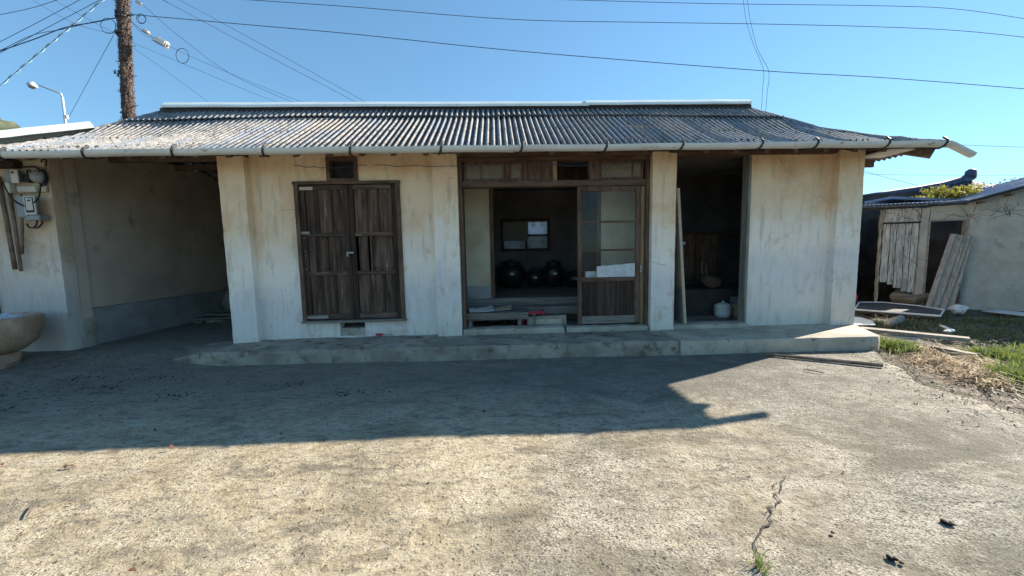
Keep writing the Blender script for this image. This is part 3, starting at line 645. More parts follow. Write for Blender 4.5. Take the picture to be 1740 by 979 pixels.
# --- roof
EY, EZ = -.5, 2.845
def prof(t, s=0):
    """height of the roof t metres in from the eave; the planes sag toward the hips and run straight in the middle"""
    def f(P):
        for (a, za), (b, zb) in zip(P, P[1:]):
            if t <= b: return za+(zb-za)*(t-a)/(b-a)
        return P[-1][1]
    w = 1-ss(min(s, 13.9-s), 1.9, 4.2)
    return EZ+w*f([(0, 0), (.5, .22), (1.0, .50), (1.4, .82), (1.8, 1.14)])+(1-w)*f([(0, 0), (1.4, .86), (1.8, 1.14)])
flat_side = lambda t, s: prof(t, 0)
def sheet(s0, s1, t0, t1, O, A, U, lim, lift, mat, parent=H, pitch=.088, amp=.021, name='roofing_sheet', jig=0, zf=prof, pp=8):
    """one corrugated sheet; O eave origin, A along the eave, U up the slope in plan; lim(s) = highest t there"""
    n = max(2, int(round((s1-s0)/pitch*pp))); mb = MB(); th = .007; m_ = 5
    for i in range(n+1):
        s = s0+(s1-s0)*i/n; te = min(t1, lim(s)); ta = min(t0+jig, te)
        for k in range(m_+1):
            t = ta+(te-ta)*k/m_; c = amp*math.cos(2*math.pi*s/pitch)+lift*(1-k/m_*.6)
            q = Vector(O)+Vector(A)*s+Vector(U)*(t-c*.45); z = zf(t, s)+c*.9+.008*noise.noise(Vector((s*.8, t, 3)))
            mb.v += [(q.x, q.y, z), (q.x, q.y, z-th)]
    R_ = 2*(m_+1)
    for i in range(n):
        for k in range(m_):
            a = i*R_+2*k; b = a+R_
            mb.f += [(a, b, b+2, a+2), (a+1, a+3, b+3, b+1)]
        a = i*R_; b = a+R_; mb.f += [(a, a+1, b+1, b)]
        a = i*R_+2*m_; b = a+R_; mb.f += [(a, b, b+1, a+1)]
    for i in (0, n):
        for k in range(m_): a = i*R_+2*k; mb.f += [(a, a+2, a+3, a+1)]
    o = mb.build(name, mat, parent, auto=1.0)
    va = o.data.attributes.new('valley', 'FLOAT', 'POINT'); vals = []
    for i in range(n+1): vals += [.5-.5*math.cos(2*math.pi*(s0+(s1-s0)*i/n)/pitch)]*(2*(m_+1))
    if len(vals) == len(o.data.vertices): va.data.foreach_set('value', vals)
    return o
LX, RX = -7.5, 6.4
flim = lambda s: max(0, min(1.8, s, (RX-LX)-s))
rr = random.Random(5)
sw = .88
k = 0
s = 0
while s < RX-LX-.01:
    e = min(s+sw+.06, RX-LX)
    sheet(s, e, 0, 1.47, (LX, EY, 0), (1, 0, 0), (0, 1, 0), flim, .004+.008*(k % 2)+rr.uniform(0, .004), 'roof', jig=rr.uniform(-.02, .02)); k += 1; s += sw
s = 1.35
while s < RX-LX-1.40:
    e = min(s+sw+.06, RX-LX-1.40)
    sheet(s, e, 1.40, 1.8, (LX, EY, 0), (1, 0, 0), (0, 1, 0), flim, .036+.008*(k % 2)+rr.uniform(0, .004), 'roof', jig=rr.uniform(-.015, .015)); k += 1; s += sw
# side slopes and rear slope
SD = 5.5; lim_r = lambda s: max(0, min(1.8, s, (SD-s)*1.8/3.75))
for a in range(6): sheet(a*.92, min(a*.92+.98, SD), 0, 1.8, (RX, EY, 0), (0, 1, 0), (-1, 0, 0), lim_r, .004+.008*(a % 2), 'roof', zf=flat_side)
for a in range(6): sheet(a*.92, min(a*.92+.98, SD), 0, 1.8, (LX, EY, 0), (0, 1, 0), (1, 0, 0), lim_r, .004+.008*(a % 2), 'roof', zf=flat_side)
zr = lambda t, s: prof(t*1.8/3.75, s)
sheet(0, RX-LX, 0, 3.75, (LX, EY+SD, 0), (1, 0, 0), (0, -1, 0), lambda s: max(0, min(3.75, s*3.75/1.8, (RX-LX-s)*3.75/1.8)), .0, 'roof', name='rear_roof_slope', pitch=.25, zf=zr, pp=4)
# ridge capping, bent white metal, in two lengths
RYY = EY+1.8; RZ = EZ+1.155
def cap(p, q, w, hgt, name, m='cap', seed=0):
    p = Vector(p); q = Vector(q); d = (q-p).normalized(); s = Vector((-d.y, d.x, 0)).normalized(); s = s if s.y < 0 else -s
    n = s.cross(d); n = n if n.z > 0 else -n
    pr = [(w, -hgt*.55), (w, -.02), (w*.93, 0), (.06, hgt*.9), (-.06, hgt*.9), (-w*.93, 0), (-w, -.02), (-w, -hgt*.55)]
    mb = MB(); N = 10
    for i in range(N+1):
        c = p.lerp(q, i/N)+Vector((0, 0, .006*noise.noise(Vector((i*.7, seed, 0)))))
        for k2, (a, b) in enumerate(pr): mb.v.append(tuple(c+s*a+n*b))
        for k2, (a, b) in enumerate(pr): mb.v.append(tuple(c+s*(a-math.copysign(.004, a))+n*(b-.004)))
    K = len(pr)
    for i in range(N):
        for k2 in range(K-1):
            a = i*2*K+k2; b = a+2*K; mb.f += [(a, a+1, b+1, b), (a+K, b+K, b+K+1, a+K+1)]
        for k2 in (0, K-1): a = i*2*K+k2; b = a+2*K; mb.f.append((a, b, b+K, a+K))
    mb.f += [tuple(range(K)), tuple(range(N*2*K, N*2*K+K))]
    return mb.build(name, m, H)
ra = at(273, 183, 1, RYY-.15); rb = at(1001, 183, 1, RYY-.15); rc = at(1277, 180, 1, RYY-.15)
cap((ra.x, RYY, RZ+.05), (rb.x, RYY, RZ+.035), .15, .075, 'ridge_cap'); cap((rb.x-.05, RYY, RZ+.048), (rc.x, RYY, RZ+.055), .154, .075, 'ridge_cap', seed=4)
MB().box(-5.70, 4.64, RYY-.10, RYY+.10, RZ-.12, RZ+.015).build('ridge_mortar', 'strap', H)
h1 = 1.14
cap((LX+h1+.04, EY+h1+.04, prof(h1)+.075), (LX+.0, EY+.0, prof(0)+.02+.05), .20, .085, 'hip_cap', seed=8)
# bare hip joints: a rough bead of mortar
for sx, X, ta, tb in ((1, LX, h1, 1.8), (-1, RX, 0, 1.8)):
    P = [(X+sx*t, EY+t, prof(t)+.012+.012*noise.noise(Vector((t*7, sx, 0)))) for t in [ta+(tb-ta)*i/24 for i in range(25)]]
    MB().tube(P, [.028+.012*noise.noise(Vector((i*.9, 5, 0))) for i in range(25)], 7).build('hip_mortar', 'roof', H, smooth=True)
# fixing nails on the corrugations
mb = MB()
for i in range(620):
    s = rr.uniform(.3, RX-LX-.3); t = rr.choice((.18, .75, 1.3, 1.5))+rr.uniform(-.03, .03); s = round(s/.088)*.088
    if t < flim(s)-.05: mb.lathe([(.012, 0), (.010, .016), (.003, .03)], (LX+s, EY+t, prof(t, s)+.02), 5)
mb.build('roof_nail', 'strap', H)['kind'] = 'stuff'
# rafters
i = 0; x = -7.0
while x < 5.7:
    tw = rr.uniform(-.01, .01)
    R0 = MB(); 
    tl = min(1.8, x-LX-.1, RX-x-.16)
    for (ya, yb) in ((EY+.07, EY+min(1.0, tl)), (EY+1.0, EY+tl)):
        if yb <= ya: continue
        za, zb = prof(ya-EY, x-LX)-.045, prof(yb-EY, x-LX)-.045
        R0.add([(x+tw, ya, za-.075), (x+.065+tw, ya, za-.075), (x+.065+tw, ya, za), (x+tw, ya, za), (x, yb, zb-.075), (x+.065, yb, zb-.075), (x+.065, yb, zb), (x, yb, zb)], [(0, 1, 2, 3), (7, 6, 5, 4), (0, 4, 5, 1), (1, 5, 6, 2), (2, 6, 7, 3), (3, 7, 4, 0)])
    R0.build('rafter', 'rafter', H); x += .43
MB().box(-6.6, -3.6, .9, .98, 3.05, 3.14).box(-6.6, -3.6, 2.2, 2.28, 3.2, 3.3).build('purlin', 'rafter', H)
# hip rafter, outlookers and white soffit board at the right corner
MB().box(-.045, .045, 0, 1.25, -.16, -.04, T=Matrix.Translation((6.30, EY+.1, EZ-.02)) @ Matrix.Rotation(math.radians(45), 4, 'Z') @ Matrix.Rotation(math.radians(21), 4, 'X')).build('hip_rafter', 'rafter', H)
for i, yy in enumerate((.15, .75, 1.35, 1.95, 2.55, 3.15)): MB().box(5.62, 6.20, yy, yy+.07, 2.84, 2.92, T=Matrix.Translation((0, 0, 0))).build('outlooker', 'rafter', H)
MB().box(5.64, 6.02, -.36, .12, 2.80, 2.815).build('soffit_board', 'white', H)
MB().box(5.64, 6.1, .30, .34, 2.70, 2.82).build('outlooker', 'rafter', H)
# ceiling sheets seen from below over the carport keep the underside dark: the sheets themselves do that
# gutter
def trough(path, r, name, m, parent, a0=-10, a1=190, th=.005):
    mb = MB(); K = 13; N = len(path)
    for i, p in enumerate(path):
        p = Vector(p); d = (Vector(path[min(i+1, N-1)])-Vector(path[max(i-1, 0)])).normalized(); s = Vector((0, -1, 0)); u = s.cross(d) if s.cross(d).z > 0 else d.cross(s)
        for rad in (r, r-th):
            for k2 in range(K):
                a = math.radians(a0+(a1-a0)*k2/(K-1)); mb.v.append(tuple(p+s*math.cos(a)*rad-u*math.sin(a)*rad))
    for i in range(N-1):
        for k2 in range(K-1):
            a = i*2*K+k2; b = a+2*K; mb.f += [(a, a+1, b+1, b), (a+K, b+K, b+K+1, a+K+1)]
        for k2 in (0, K-1): a = i*2*K+k2; b = a+2*K; mb.f.append((a, b, b+K, a+K))
    for i in (0, N-1):
        for k2 in range(K-1): a = i*2*K+k2; mb.f.append((a, a+1, a+K+1, a+K))
    return mb.build(name, m, parent, auto=.8)
GY = -.575; GR = .062
GP = [(-8.2, 2.775), (-6.6, 2.805), (-5, 2.822), (-3.4, 2.828), (-1.5, 2.832), (.5, 2.83), (2.5, 2.836), (4.4, 2.84), (5.6, 2.838), (6.26, 2.832)]
gx = lambda px: at(px, 256, 1, GY).x
def gz(x):
    for (a, za), (b, zb) in zip(GP, GP[1:]):
        if x <= b: return za+(zb-za)*(x-a)/(b-a)
    return GP[-1][1]
joints = [-8.2, gx(330), gx(868), gx(1350), gx(1545), 6.26]
G = None
for a, b in zip(joints, joints[1:]):
    n = max(2, int((b-a)/.4)); P = [(a+(b-a)*i/n, GY, gz(a+(b-a)*i/n)+.004*math.sin(i*1.7)) for i in range(n+1)]
    g_ = trough(P, GR, 'gutter', 'pvc', H)
    if a > -8: trough([(a-.03, GY, gz(a)), (a+.03, GY, gz(a))], GR+.006, 'gutter_collar', 'pvc', g_)
tip = at(1652, 262, 1, GY); P = [(6.24, GY, 2.832), (6.275, GY, 2.826), (6.30, GY, 2.818), (tip.x, GY, tip.z)]
trough(P, GR-.008, 'gutter_end', 'pvc', H)
for px in (6, 147, 297, 450, 597, 750, 886, 1028, 1156, 1289, 1382, 1502, 1598):
    x = gx(px); mb = MB(); pts = [(x+.03, GY-.0, gz(x)+.075), (x+.02, GY-GR*.9, gz(x)+.03), (x+.01, GY-GR-.006, gz(x)-.005), (x-.005, GY-GR*.75, gz(x)-.05), (x-.02, GY-.0, gz(x)-GR-.008), (x-.03, GY+.10, gz(x)-.045)]
    pts[-1] = (x-.06, GY+.18, gz(x)-.04)
    for p, q in zip(pts, pts[1:]): mb.add([(p[0]-.012, p[1], p[2]), (p[0]+.012, p[1], p[2]), (q[0]+.012, q[1], q[2]), (q[0]-.012, q[1], q[2])], [(0, 1, 2, 3)]); 
    b_ = MB().tube(pts, .015, 6).build('gutter_bracket', 'strap', H)
# thin wires hanging under the eave
for a, b, z, sg in ((465, 600, 2.735, .035), (615, 900, 2.73, .03), (900, 1120, 2.74, .05)):
    xa, xb = gx(a), gx(b); MB().tube([(xa+(xb-xa)*i/14, -.09+.01*math.sin(i), z-sg*math.sin(math.pi*i/14)+.01*math.sin(i*2.1)) for i in range(15)], .005, 5).build('eave_wire', 'wire', H)
# dark side door at the far left
MB().box(-8.3, -7.24, -.035, -.004, .05, 2.15).build('side_door', 'wood', H, bevel=.004)
for i in range(4): MB().box(-8.2+i*.24, -7.98+i*.24, -.052, -.036, .12, 2.08).build('side_door_board', 'wood_worn', H)

# ================================================================== THINGS ROUND THE HOUSE
def one(mb, name, mat, label, cat, group=None, **k): return tag(mb.build(name, mat, None, **k), label, cat, group)
def blob(c, r, sq=(1, 1, 1), n=10, wob=.25, seed=0):
    mb = MB(); pr = []
    for i in range(1, n):
        a = math.pi*i/n; pr.append((r*math.sin(a), -r*math.cos(a)))
    K = 12
    for i, (rr_, z) in enumerate(pr):
        for k in range(K):
            a = 2*math.pi*k/K; v = Vector((rr_*math.cos(a)*sq[0], rr_*math.sin(a)*sq[1], z*sq[2])); w = 1+wob*noise.noise(v/r*1.3+Vector((seed*7.1, 0, 0)))
            mb.v.append(tuple(v*w+Vector(c)))
    for i in range(n-2):
        for k in range(K): mb.f.append((i*K+k, i*K+(k+1) % K, (i+1)*K+(k+1) % K, (i+1)*K+k))
    mb.f += [tuple(range(K-1, -1, -1)), tuple(range((n-2)*K, (n-1)*K))]
    return mb
# --- stone basin
bc = Vector((-6.74, -.60, .12)); B = thing('stone_basin', 'round brown stone basin standing on a rough foot in front of the left wall', 'basin', (bc.x, bc.y, .04))
MB().lathe([(.20, .12), (.32, .15), (.44, .26), (.51, .42), (.525, .56), (.515, .60), (.46, .615), (.425, .58), (.38, .42), (.26, .30), (.05, .27)], (bc.x, bc.y, .12), 48, .03).build('bowl', 'granite', B, smooth=True)
rough_box(bc.x-.20, bc.x+.24, bc.y-.2, bc.y+.2, .0, .255, .02, .07, 40).build('foot', 'granite', B, auto=.8)
cl = MB(); n = 20
for i in range(n+1):
    for j in range(n+1):
        u, v = i/n-.5, j/n-.5; cl.v.append((bc.x+.02+u*.62, bc.y+.18+v*.36, .615+.05*noise.noise(Vector((u*6, v*6, 3)))+.03*noise.noise(Vector((u*17, v*15, 1)))-.25*(u*u+v*v)+.12))
for i in range(n):
    for j in range(n): a = i*(n+1)+j; cl.f.append((a, a+n+1, a+n+2, a+1))
o = one(cl, 'folded_cloth', 'cloth_blue', 'crumpled blue and white cloth lying over the rim of the stone basin', 'cloth', smooth=True)
sm = o.modifiers.new('s', 'SOLIDIFY'); sm.thickness = .008
for i, (px, py, w, h) in enumerate(((48, 604, .13, .07), (66, 606, .10, .05), (92, 612, .12, .04))):
    p = at(px, py, 2, .06); one(blob((p.x, p.y, .06+h*.3), w, (1.2, .8, h/w), seed=i+3), 'stone', 'stone', ['largest grey stone at the foot of the stone basin', 'small flat stone just right of the foot of the basin', 'flat stone before the left wall, farthest right of the basin'][i], 'stone', 'stones by the basin', smooth=True)
# --- meters, boards, cables on the left wall (wall face y = 0)
def wbox(name, mat, p0, p1, d0, d1, parent=None, bv=.004):
    a = at(*p0, 1, -d0); b = at(*p1, 1, -d0); return MB().box(min(a.x, b.x), max(a.x, b.x), -d1, -d0, min(a.z, b.z), max(a.z, b.z)).build(name, mat, parent, bevel=bv)
p = at(48, 310, 1, 0)
EM = thing('meter_board', 'cream backing board with an upper electricity meter, black breaker and coiled cable', 'meter board', (p.x, -.01, p.z))
wbox('backing_board', 'board', (16, 286), (83, 327), .004, .03, EM); wbox('upper_board', 'board', (40, 272), (79, 285), .004, .025, EM)
m1 = wbox('meter_case', 'meter_grey', (21, 291), (40, 311), .031, .13, EM, .008); 
a = at(17, 288.5, 1, -.135); b = at(33, 311, 1, -.135); mf = MB().box(a.x, b.x, -.142, -.128, b.z, a.z).build('meter_face', 'meter_cream', m1, bevel=.004)
MB().box(a.x+.02, b.x-.05, -.146, -.141, a.z-.05, a.z-.025).build('meter_window', 'black', m1)
wbox('terminal_box', 'meter_cream', (17, 312), (29, 329), .031, .10, EM, .005)
wbox('breaker_base', 'meter_cream', (31, 317), (66, 327), .031, .06, EM, .01)
wbox('breaker', 'black', (48, 298), (60, 311), .031, .10, EM, .004)
c = at(69, 301, 1, -.06); MB().lathe([(.001, -.03), (.085, -.03), (.095, 0), (.085, .05), (.04, .07), (.001, .075)], (c.x, -.07, c.z), 20, T=Matrix.Rotation(math.pi/2, 4, 'X')).build('round_lamp_base', 'meter_grey', EM, smooth=True)
def wcable(pts, y, r, name, parent, mat='black'):
    P = [at(a_, b_, 1, -y) for a_, b_ in pts]; Q = []
    for i in range(len(P)-1):
        p0, p1, p2, p3 = P[max(i-1, 0)], P[i], P[i+1], P[min(i+2, len(P)-1)]
        for k in range(6):
            t = k/6; Q.append(.5*((2*p1)+(p2-p0)*t+(2*p0-5*p1+4*p2-p3)*t*t+(3*p1-p0-3*p2+p3)*t**3))
    Q.append(P[-1]); return MB().tube(Q, r, 6).build(name, mat, parent, smooth=True)
wcable([(38, 284), (58, 284), (70, 292), (70, 300)], .06, .009, 'cable', EM)
wcable([(46, 296), (47, 290), (51, 289), (54, 297)], .12, .009, 'cable', EM)
wcable([(66, 291), (74, 289), (79, 299), (78, 312), (72, 316), (67, 312)], .10, .010, 'cable', EM)
wcable([(70, 289), (76, 296), (75, 309), (70, 314)], .14, .010, 'cable', EM)
wcable([(70, 276), (72, 271), (79, 272), (79, 283)], .04, .007, 'cable', EM)
wcable([(69, 312), (66, 334), (54, 348), (40, 350), (24, 341), (12, 325), (3, 306)], .16, .009, 'cable', EM)
wbox('insulator_beam', 'wood', (-5, 276), (39, 287), .02, .12, EM)
p = at(60, 350, 1, 0)
E2 = thing('electricity_meter', 'grey electricity meter in a deep case below the cream backing board', 'meter', (p.x, -.01, p.z))
c2 = wbox('case', 'meter_grey', (46, 335), (70, 371), .004, .15, E2, .012)
a = at(40, 333, 1, -.15); b = at(64.5, 365, 1, -.15); MB().box(a.x, b.x, -.165, -.148, b.z, a.z).build('front_cover', 'meter_cream', E2, bevel=.006)
MB().box(a.x+.025, b.x-.022, -.169, -.164, b.z+.03, a.z-.02).build('window_rim', 'black', E2)
MB().box(a.x+.04, b.x-.03, -.173, -.168, b.z+.06, a.z-.03).build('dial_plate', 'meter_cream', E2)
MB().box(a.x+.065, b.x-.05, -.176, -.172, a.z-.075, a.z-.055).build('counter', 'black', E2)
a = at(43, 366, 1, -.14); b = at(69, 374, 1, -.14); MB().box(a.x, b.x, -.145, -.03, b.z, a.z).build('gland_box', 'meter_grey', E2, bevel=.005)
wcable([(63, 374), (62, 382), (56, 387), (49, 386), (46, 380)], .08, .010, 'cable', E2); wcable([(72, 374), (71, 381), (64, 387), (57, 387)], .06, .010, 'cable', E2)
for i, (q0, q1, w) in enumerate((((-3, 300), (26, 458), .026), ((16, 322), (36, 461), .02), ((36, 330), (38, 432), .016))):
    a = at(*q0, 1, -.04); b = at(*q1, 1, -.09)
    one(MB().tube([a, a.lerp(b, .5)+Vector((.004, 0, 0)), b], w, 8), 'conduit_pipe', 'rust', ['thickest slanting brown conduit, leftmost beside the meters', 'middle slanting brown conduit under the meter board', 'thin short upright conduit next to the lower meter'][i], 'pipe', 'conduits on the left wall', smooth=True)
# --- carport junk
for i, (x, y, z, L, rz_, ry) in enumerate(((-5.75, 2.75, .20, 1.7, .12, .05), (-5.55, 2.95, .29, 1.5, -.10, -.06), (-5.9, 2.45, .17, 1.2, .3, .02), (-5.3, 3.1, .36, 1.3, .05, .1))):
    one(MB().box(-L/2, L/2, -.09, .09, -.022, .022, T=Matrix.Translation((x, y, z)) @ Matrix.Rotation(rz_, 4, 'Z') @ Matrix.Rotation(ry, 4, 'Y')), 'scrap_board', 'plank', ['longest scrap board in the pile at the back of the open carport', 'scrap board crossing the pile beneath the top one', 'lowest front board of the carport scrap pile', 'topmost scrap board leaning on the carport pile'][i], 'board', 'scrap boards in the carport', bevel=.004)
one(blob((-5.35, 3.15, .52), .30, (1.3, .8, .7), 14, .5, 5), 'rubbish_bag', 'black', 'black plastic rubbish bag on the scrap pile in the carport', 'bag', smooth=True)
one(blob((-6.15, 3.1, .38), .2, (.8, .7, 1.4), 12, .5, 9), 'cement_sack', 'stone', 'upright grey sack against the carport back wall', 'sack', smooth=True)
for i in range(7):
    x, y = -6.15+.19*i+rnd.uniform(-.05, .05), 2.25+rnd.uniform(-.1, .12)
    one(rough_box(-.095, .095, -.045, .045, 0, .055, .004, .05, i), 'broken_brick', 'stone', 'broken brick lying in the row of rubble before the carport scrap pile', 'brick', 'bricks in the carport rubble').matrix_world = Matrix.Translation((x, y, .125)) @ Matrix.Rotation(rnd.uniform(-1, 1), 4, 'Z')
# --- doorway things
st = thing('wooden_step', 'low grey wooden step in the open centre doorway with papers on top', 'step', (-.06, .45, .2))
a = at(896, 535, 1, .22)
rough_box(-.515, a.x+.02, .215, .715, .375, .492, .004, .06, 51).build('step_top', 'plank', st, auto=.7)
for x, y in ((-.49, .25), (.30, .25), (-.49, .62), (.30, .62)): MB().box(x, x+.055, y, y+.05, .195, .374).build('leg', 'plank', st, bevel=.003)
def fold(c, w, d, rz_, layers, seed, mat, name, label, cat, tilt=0):
    mb = MB(); r = random.Random(seed)
    for k in range(layers):
        n = 12; off = r.uniform(-.015, .015); a_ = rz_+r.uniform(-.06, .06)
        for i in range(n+1):
            for j in (0, 1):
                u = (i/n-.5)*w; v = (j-.5)*d+off; z = k*.012+.012*math.sin(i/n*3.1+seed)+(.03*(i/n)**3 if k == layers-1 else 0)+tilt*u
                mb.v.append((c[0]+u*math.cos(a_)-v*math.sin(a_), c[1]+u*math.sin(a_)+v*math.cos(a_), c[2]+z)); mb.v.append((c[0]+u*math.cos(a_)-v*math.sin(a_), c[1]+u*math.sin(a_)+v*math.cos(a_), c[2]+z+.006))
        b0 = k*(n+1)*4
        for i in range(n):
            q = b0+i*4; mb.f += [(q+1, q+5, q+7, q+3), (q, q+2, q+6, q+4), (q, q+4, q+5, q+1), (q+2, q+3, q+7, q+6)]
        for i in (0, n): q = b0+i*4; mb.f.append((q, q+1, q+3, q+2))
    return one(mb, name, mat, label, cat)
fold((-.30, .42, .50), .40, .22, .22, 4, 2, 'paper', 'newspaper', 'folded white newspaper on top of the wooden step in the doorway', 'newspaper', .05)
fold((.06, .52, .497), .30, .18, -.1, 3, 5, 'pale_wood', 'cardboard_sleeve', 'flattened tan cardboard beside the folded newspaper on the step', 'cardboard')
fold((-.47, .50, .50), .14, .30, .5, 3, 8, 'cardboard', 'paper_bundle', 'dark crumpled paper bundle at the left end of the step', 'paper')
# red crate
rc_ = thing('plastic_crate', 'red plastic crate pushed under the wooden floor in the doorway', 'crate', (.56, .62, .205))
for q in ((.36, .42, .47, .50, .205, .46), (.72, .76, .47, .50, .205, .46), (.42, .72, .47, .49, .41, .46), (.42, .72, .47, .49, .205, .26), (.36, .39, .50, .85, .205, .46), (.73, .76, .50, .85, .205, .46)): MB().box(*q).build('side_slat', 'red', rc_, bevel=.004)
MB().box(.39, .73, .5, .85, .205, .22).build('bottom', 'red', rc_)
MB().lathe([(.001, 0), (.05, .002), (.055, .02), (.02, .035), (.001, .036)], (.58, .55, .385), 16).build('bottle_cap', 'white', rc_, smooth=True)
mb = MB(); n = 28
for i in range(n+1): pass
ring = [(.17+.085*math.cos(2*math.pi*i/n), .46, .31+.085*math.sin(2*math.pi*i/n)) for i in range(n+1)]
one(MB().tube(ring, .028, 8, False), 'rubber_ring', 'black', 'dark rubber ring standing in the crawl space under the wooden step', 'ring', smooth=True)
a0 = at(897, 541, 1, .30); b0 = at(977, 535, 1, .30)
one(MB().box(-.01, .63, .0, .045, 0, .19, T=Matrix.Translation((a0.x, .29, .215)) @ Matrix.Rotation(-.02, 4, 'Y')), 'cement_board', 'slab', 'long grey cement board standing on edge behind the threshold', 'board', bevel=.005)
a = at(911, 553, 1, .26); b = at(955, 541, 1, .26)
one(rough_box(a.x, b.x, .25, .285, .275, .275+.095, .003, .04, 77), 'white_block', 'slab_new', 'short pale block leaning against the grey cement board', 'block')
one(MB().box(-.42, .30, .30, .37, .20, .215).box(-.3, .1, .40, .47, .2, .22), 'floor_lath', 'plank', 'thin loose laths on the ground under the wooden step', 'lath')['kind'] = 'stuff'
a = at(995, 470, 1, .25); b = at(1013, 461, 1, .25)
one(MB().box(a.x, b.x, .22, .30, a.z-.02, b.z), 'small_carton', 'white', 'small white carton behind the lowest glass pane of the sliding door', 'carton', bevel=.003)
one(MB().box(a.x-.05, b.x+.55, .21, .40, a.z-.05, a.z-.021).box(a.x, a.x+.04, .25, .3, .28, a.z-.05).box(b.x+.5, b.x+.54, .25, .3, .28, a.z-.05), 'shelf', 'plank', 'narrow grey shelf standing behind the sliding door', 'shelf')
del mb
# jars on the room floor
def jar(px, w, h, label, y=3.05):
    p = at(px, 470, 1, y); J = thing('storage_jar', label, 'jar', (p.x, y, .62), 'dark glazed jars in the back room'); k = w/2
    MB().lathe([(k*.55, .0), (k*.72, h*.12), (k*.97, h*.42), (k, h*.6), (k*.9, h*.78), (k*.62, h*.88), (k*.58, h*.93), (k*.66, h*.95)], (p.x, y, .622), 36, .02).build('jar_body', 'jar', J, smooth=True)
    MB().lathe([(k*.70, h*.951), (k*.71, h*.98), (k*.4, h*1.03), (k*.12, h*1.04), (k*.1, h*1.08), (k*.02, h*1.09)], (p.x, y, .622), 28).build('lid', 'jar', J, smooth=True)
    MB().box(p.x-.035, p.x+.045, y-k*1.01-.004, y-k*.98, .62+h*.52, .62+h*.60).build('label_tag', 'paper', J)
jar(869, .66, .60, 'largest dark jar, leftmost below the rear window'); jar(908, .40, .42, 'smallest dark jar between the two larger ones'); jar(940, .52, .58, 'tall dark jar right of the small one under the rear window'); 
jar(977, .46, .36, 'low dark jar half hidden by the sliding door stile', 2.9)
a = at(854, 377, 1, 3.5); b = at(898, 409, 1, 3.5)
one(MB().box(0, b.x-a.x, 0, .02, 0, a.z-b.z, T=Matrix.Translation((a.x, 3.51, b.z)) @ Matrix.Rotation(-.01, 4, 'Y')), 'card_panel', 'cardboard', 'grey-green card covering the upper left pane of the rear window', 'card', bevel=.01)
# kitchen things
kd = thing('leaning_door', 'pale-edged door leaf leaning inside the left jamb of the kitchen doorway', 'door', (2.93, .35, .26))
Td = frame_T((2.955, .10, .264), x=(.02, 1, 0), z=(-.075, 0, 1))
MB().box(0, .72, -.022, .022, 0, 2.12, T=Td).build('leaf', 'inner', kd, bevel=.004)
MB().box(-.012, 0, -.023, .023, 0, 2.12, T=Td).build('lipping', 'pale_wood', kd, bevel=.003)
MB().box(-.016, -.012, -.012, .012, 1.16, 1.30, T=Td).build('lock_plate', 'steel', kd); 
kn = Td @ Vector((.05, -.06, 1.27)); MB().lathe([(.006, -.04), (.012, -.02), (.028, 0), (.03, .015), (.018, .028), (.001, .03)], kn, 14, T=Matrix.Rotation(math.pi/2, 4, 'Y')).build('knob', 'steel', kd, smooth=True)
p = at(1231, 526, 1, .8)
pot = thing('cooking_pot', 'white enamel pot with a cloth-wrapped lid on the kitchen floor', 'pot', (p.x, .85, .207))
MB().lathe([(.10, 0), (.135, .02), (.142, .10), (.14, .19), (.148, .2), (.145, .21), (.12, .205)], (p.x, .85, .207), 32).build('pot_body', 'white', pot, smooth=True)
MB().lathe([(.14, .205), (.12, .235), (.05, .265), (.02, .27), (.02, .295), (.002, .30)], (p.x, .85, .207), 28, .05).build('lid', 'white', pot, smooth=True)
for s in (-1, 1): MB().tube([(p.x+s*.14, .82, .36), (p.x+s*.18, .83, .37), (p.x+s*.18, .87, .37), (p.x+s*.14, .88, .36)], .006, 6).build('handle', 'steel', pot)
p2 = at(1256, 526, 1, .85)
one(rough_box(p2.x-.05, p2.x+.22, .8, 1.05, .206, .56, .004, .06, 61), 'grey_box', 'meter_grey', 'grey box standing right of the white pot in the kitchen doorway', 'box')
one(MB().box(p2.x-.10, p2.x-.055, .78, .98, .206, .44), 'pale_slab', 'pale_wood', 'narrow pale board between the white pot and the grey box', 'board', bevel=.003)
one(blob((p.x+.02, 1.3, .82), .16, (1.2, .9, .75), 12, .4, 3), 'wrapped_bundle', 'rafter', 'brown wrapped bundle on the hearth behind the white pot', 'bundle', smooth=True)
p = at(1203, 460, 1, 1.7)
one(MB().tube([(p.x-.04, 1.86, p.z+.16), (p.x-.05, 1.85, p.z+.05), (p.x-.03, 1.84, p.z-.1)], .010, 7).tube([(p.x+.04, 1.86, p.z+.16), (p.x+.04, 1.85, p.z+.05), (p.x+.05, 1.84, p.z-.12)], .010, 7), 'hanging_tongs', 'steel', 'pair of steel tongs hanging on the dark kitchen partition', 'tongs')
# tool on the slab
p = at(650, 571, 2, .2)
tl = thing('hand_tool', 'small tool with a red handle lying on the porch slab', 'tool', (p.x, p.y, .2))
MB().tube([(p.x-.10, p.y, .222), (p.x-.06, p.y, .224), (p.x+.01, p.y, .222)], [.016, .02, .014], 8).build('handle', 'red', tl, smooth=True)
MB().tube([(p.x+.01, p.y, .222), (p.x+.15, p.y+.01, .212)], .006, 6).build('blade', 'steel', tl)
# --- long rod on the yard
a = at(1300, 602, 2, .03); b = at(1500, 621, 2, .03)
one(MB().tube([a, a.lerp(b, .4)+Vector((0, .008, 0)), b], [.018, .022, .024], 7), 'wooden_pole', 'rust', 'long thin dark pole lying on the yard before the porch end', 'pole')

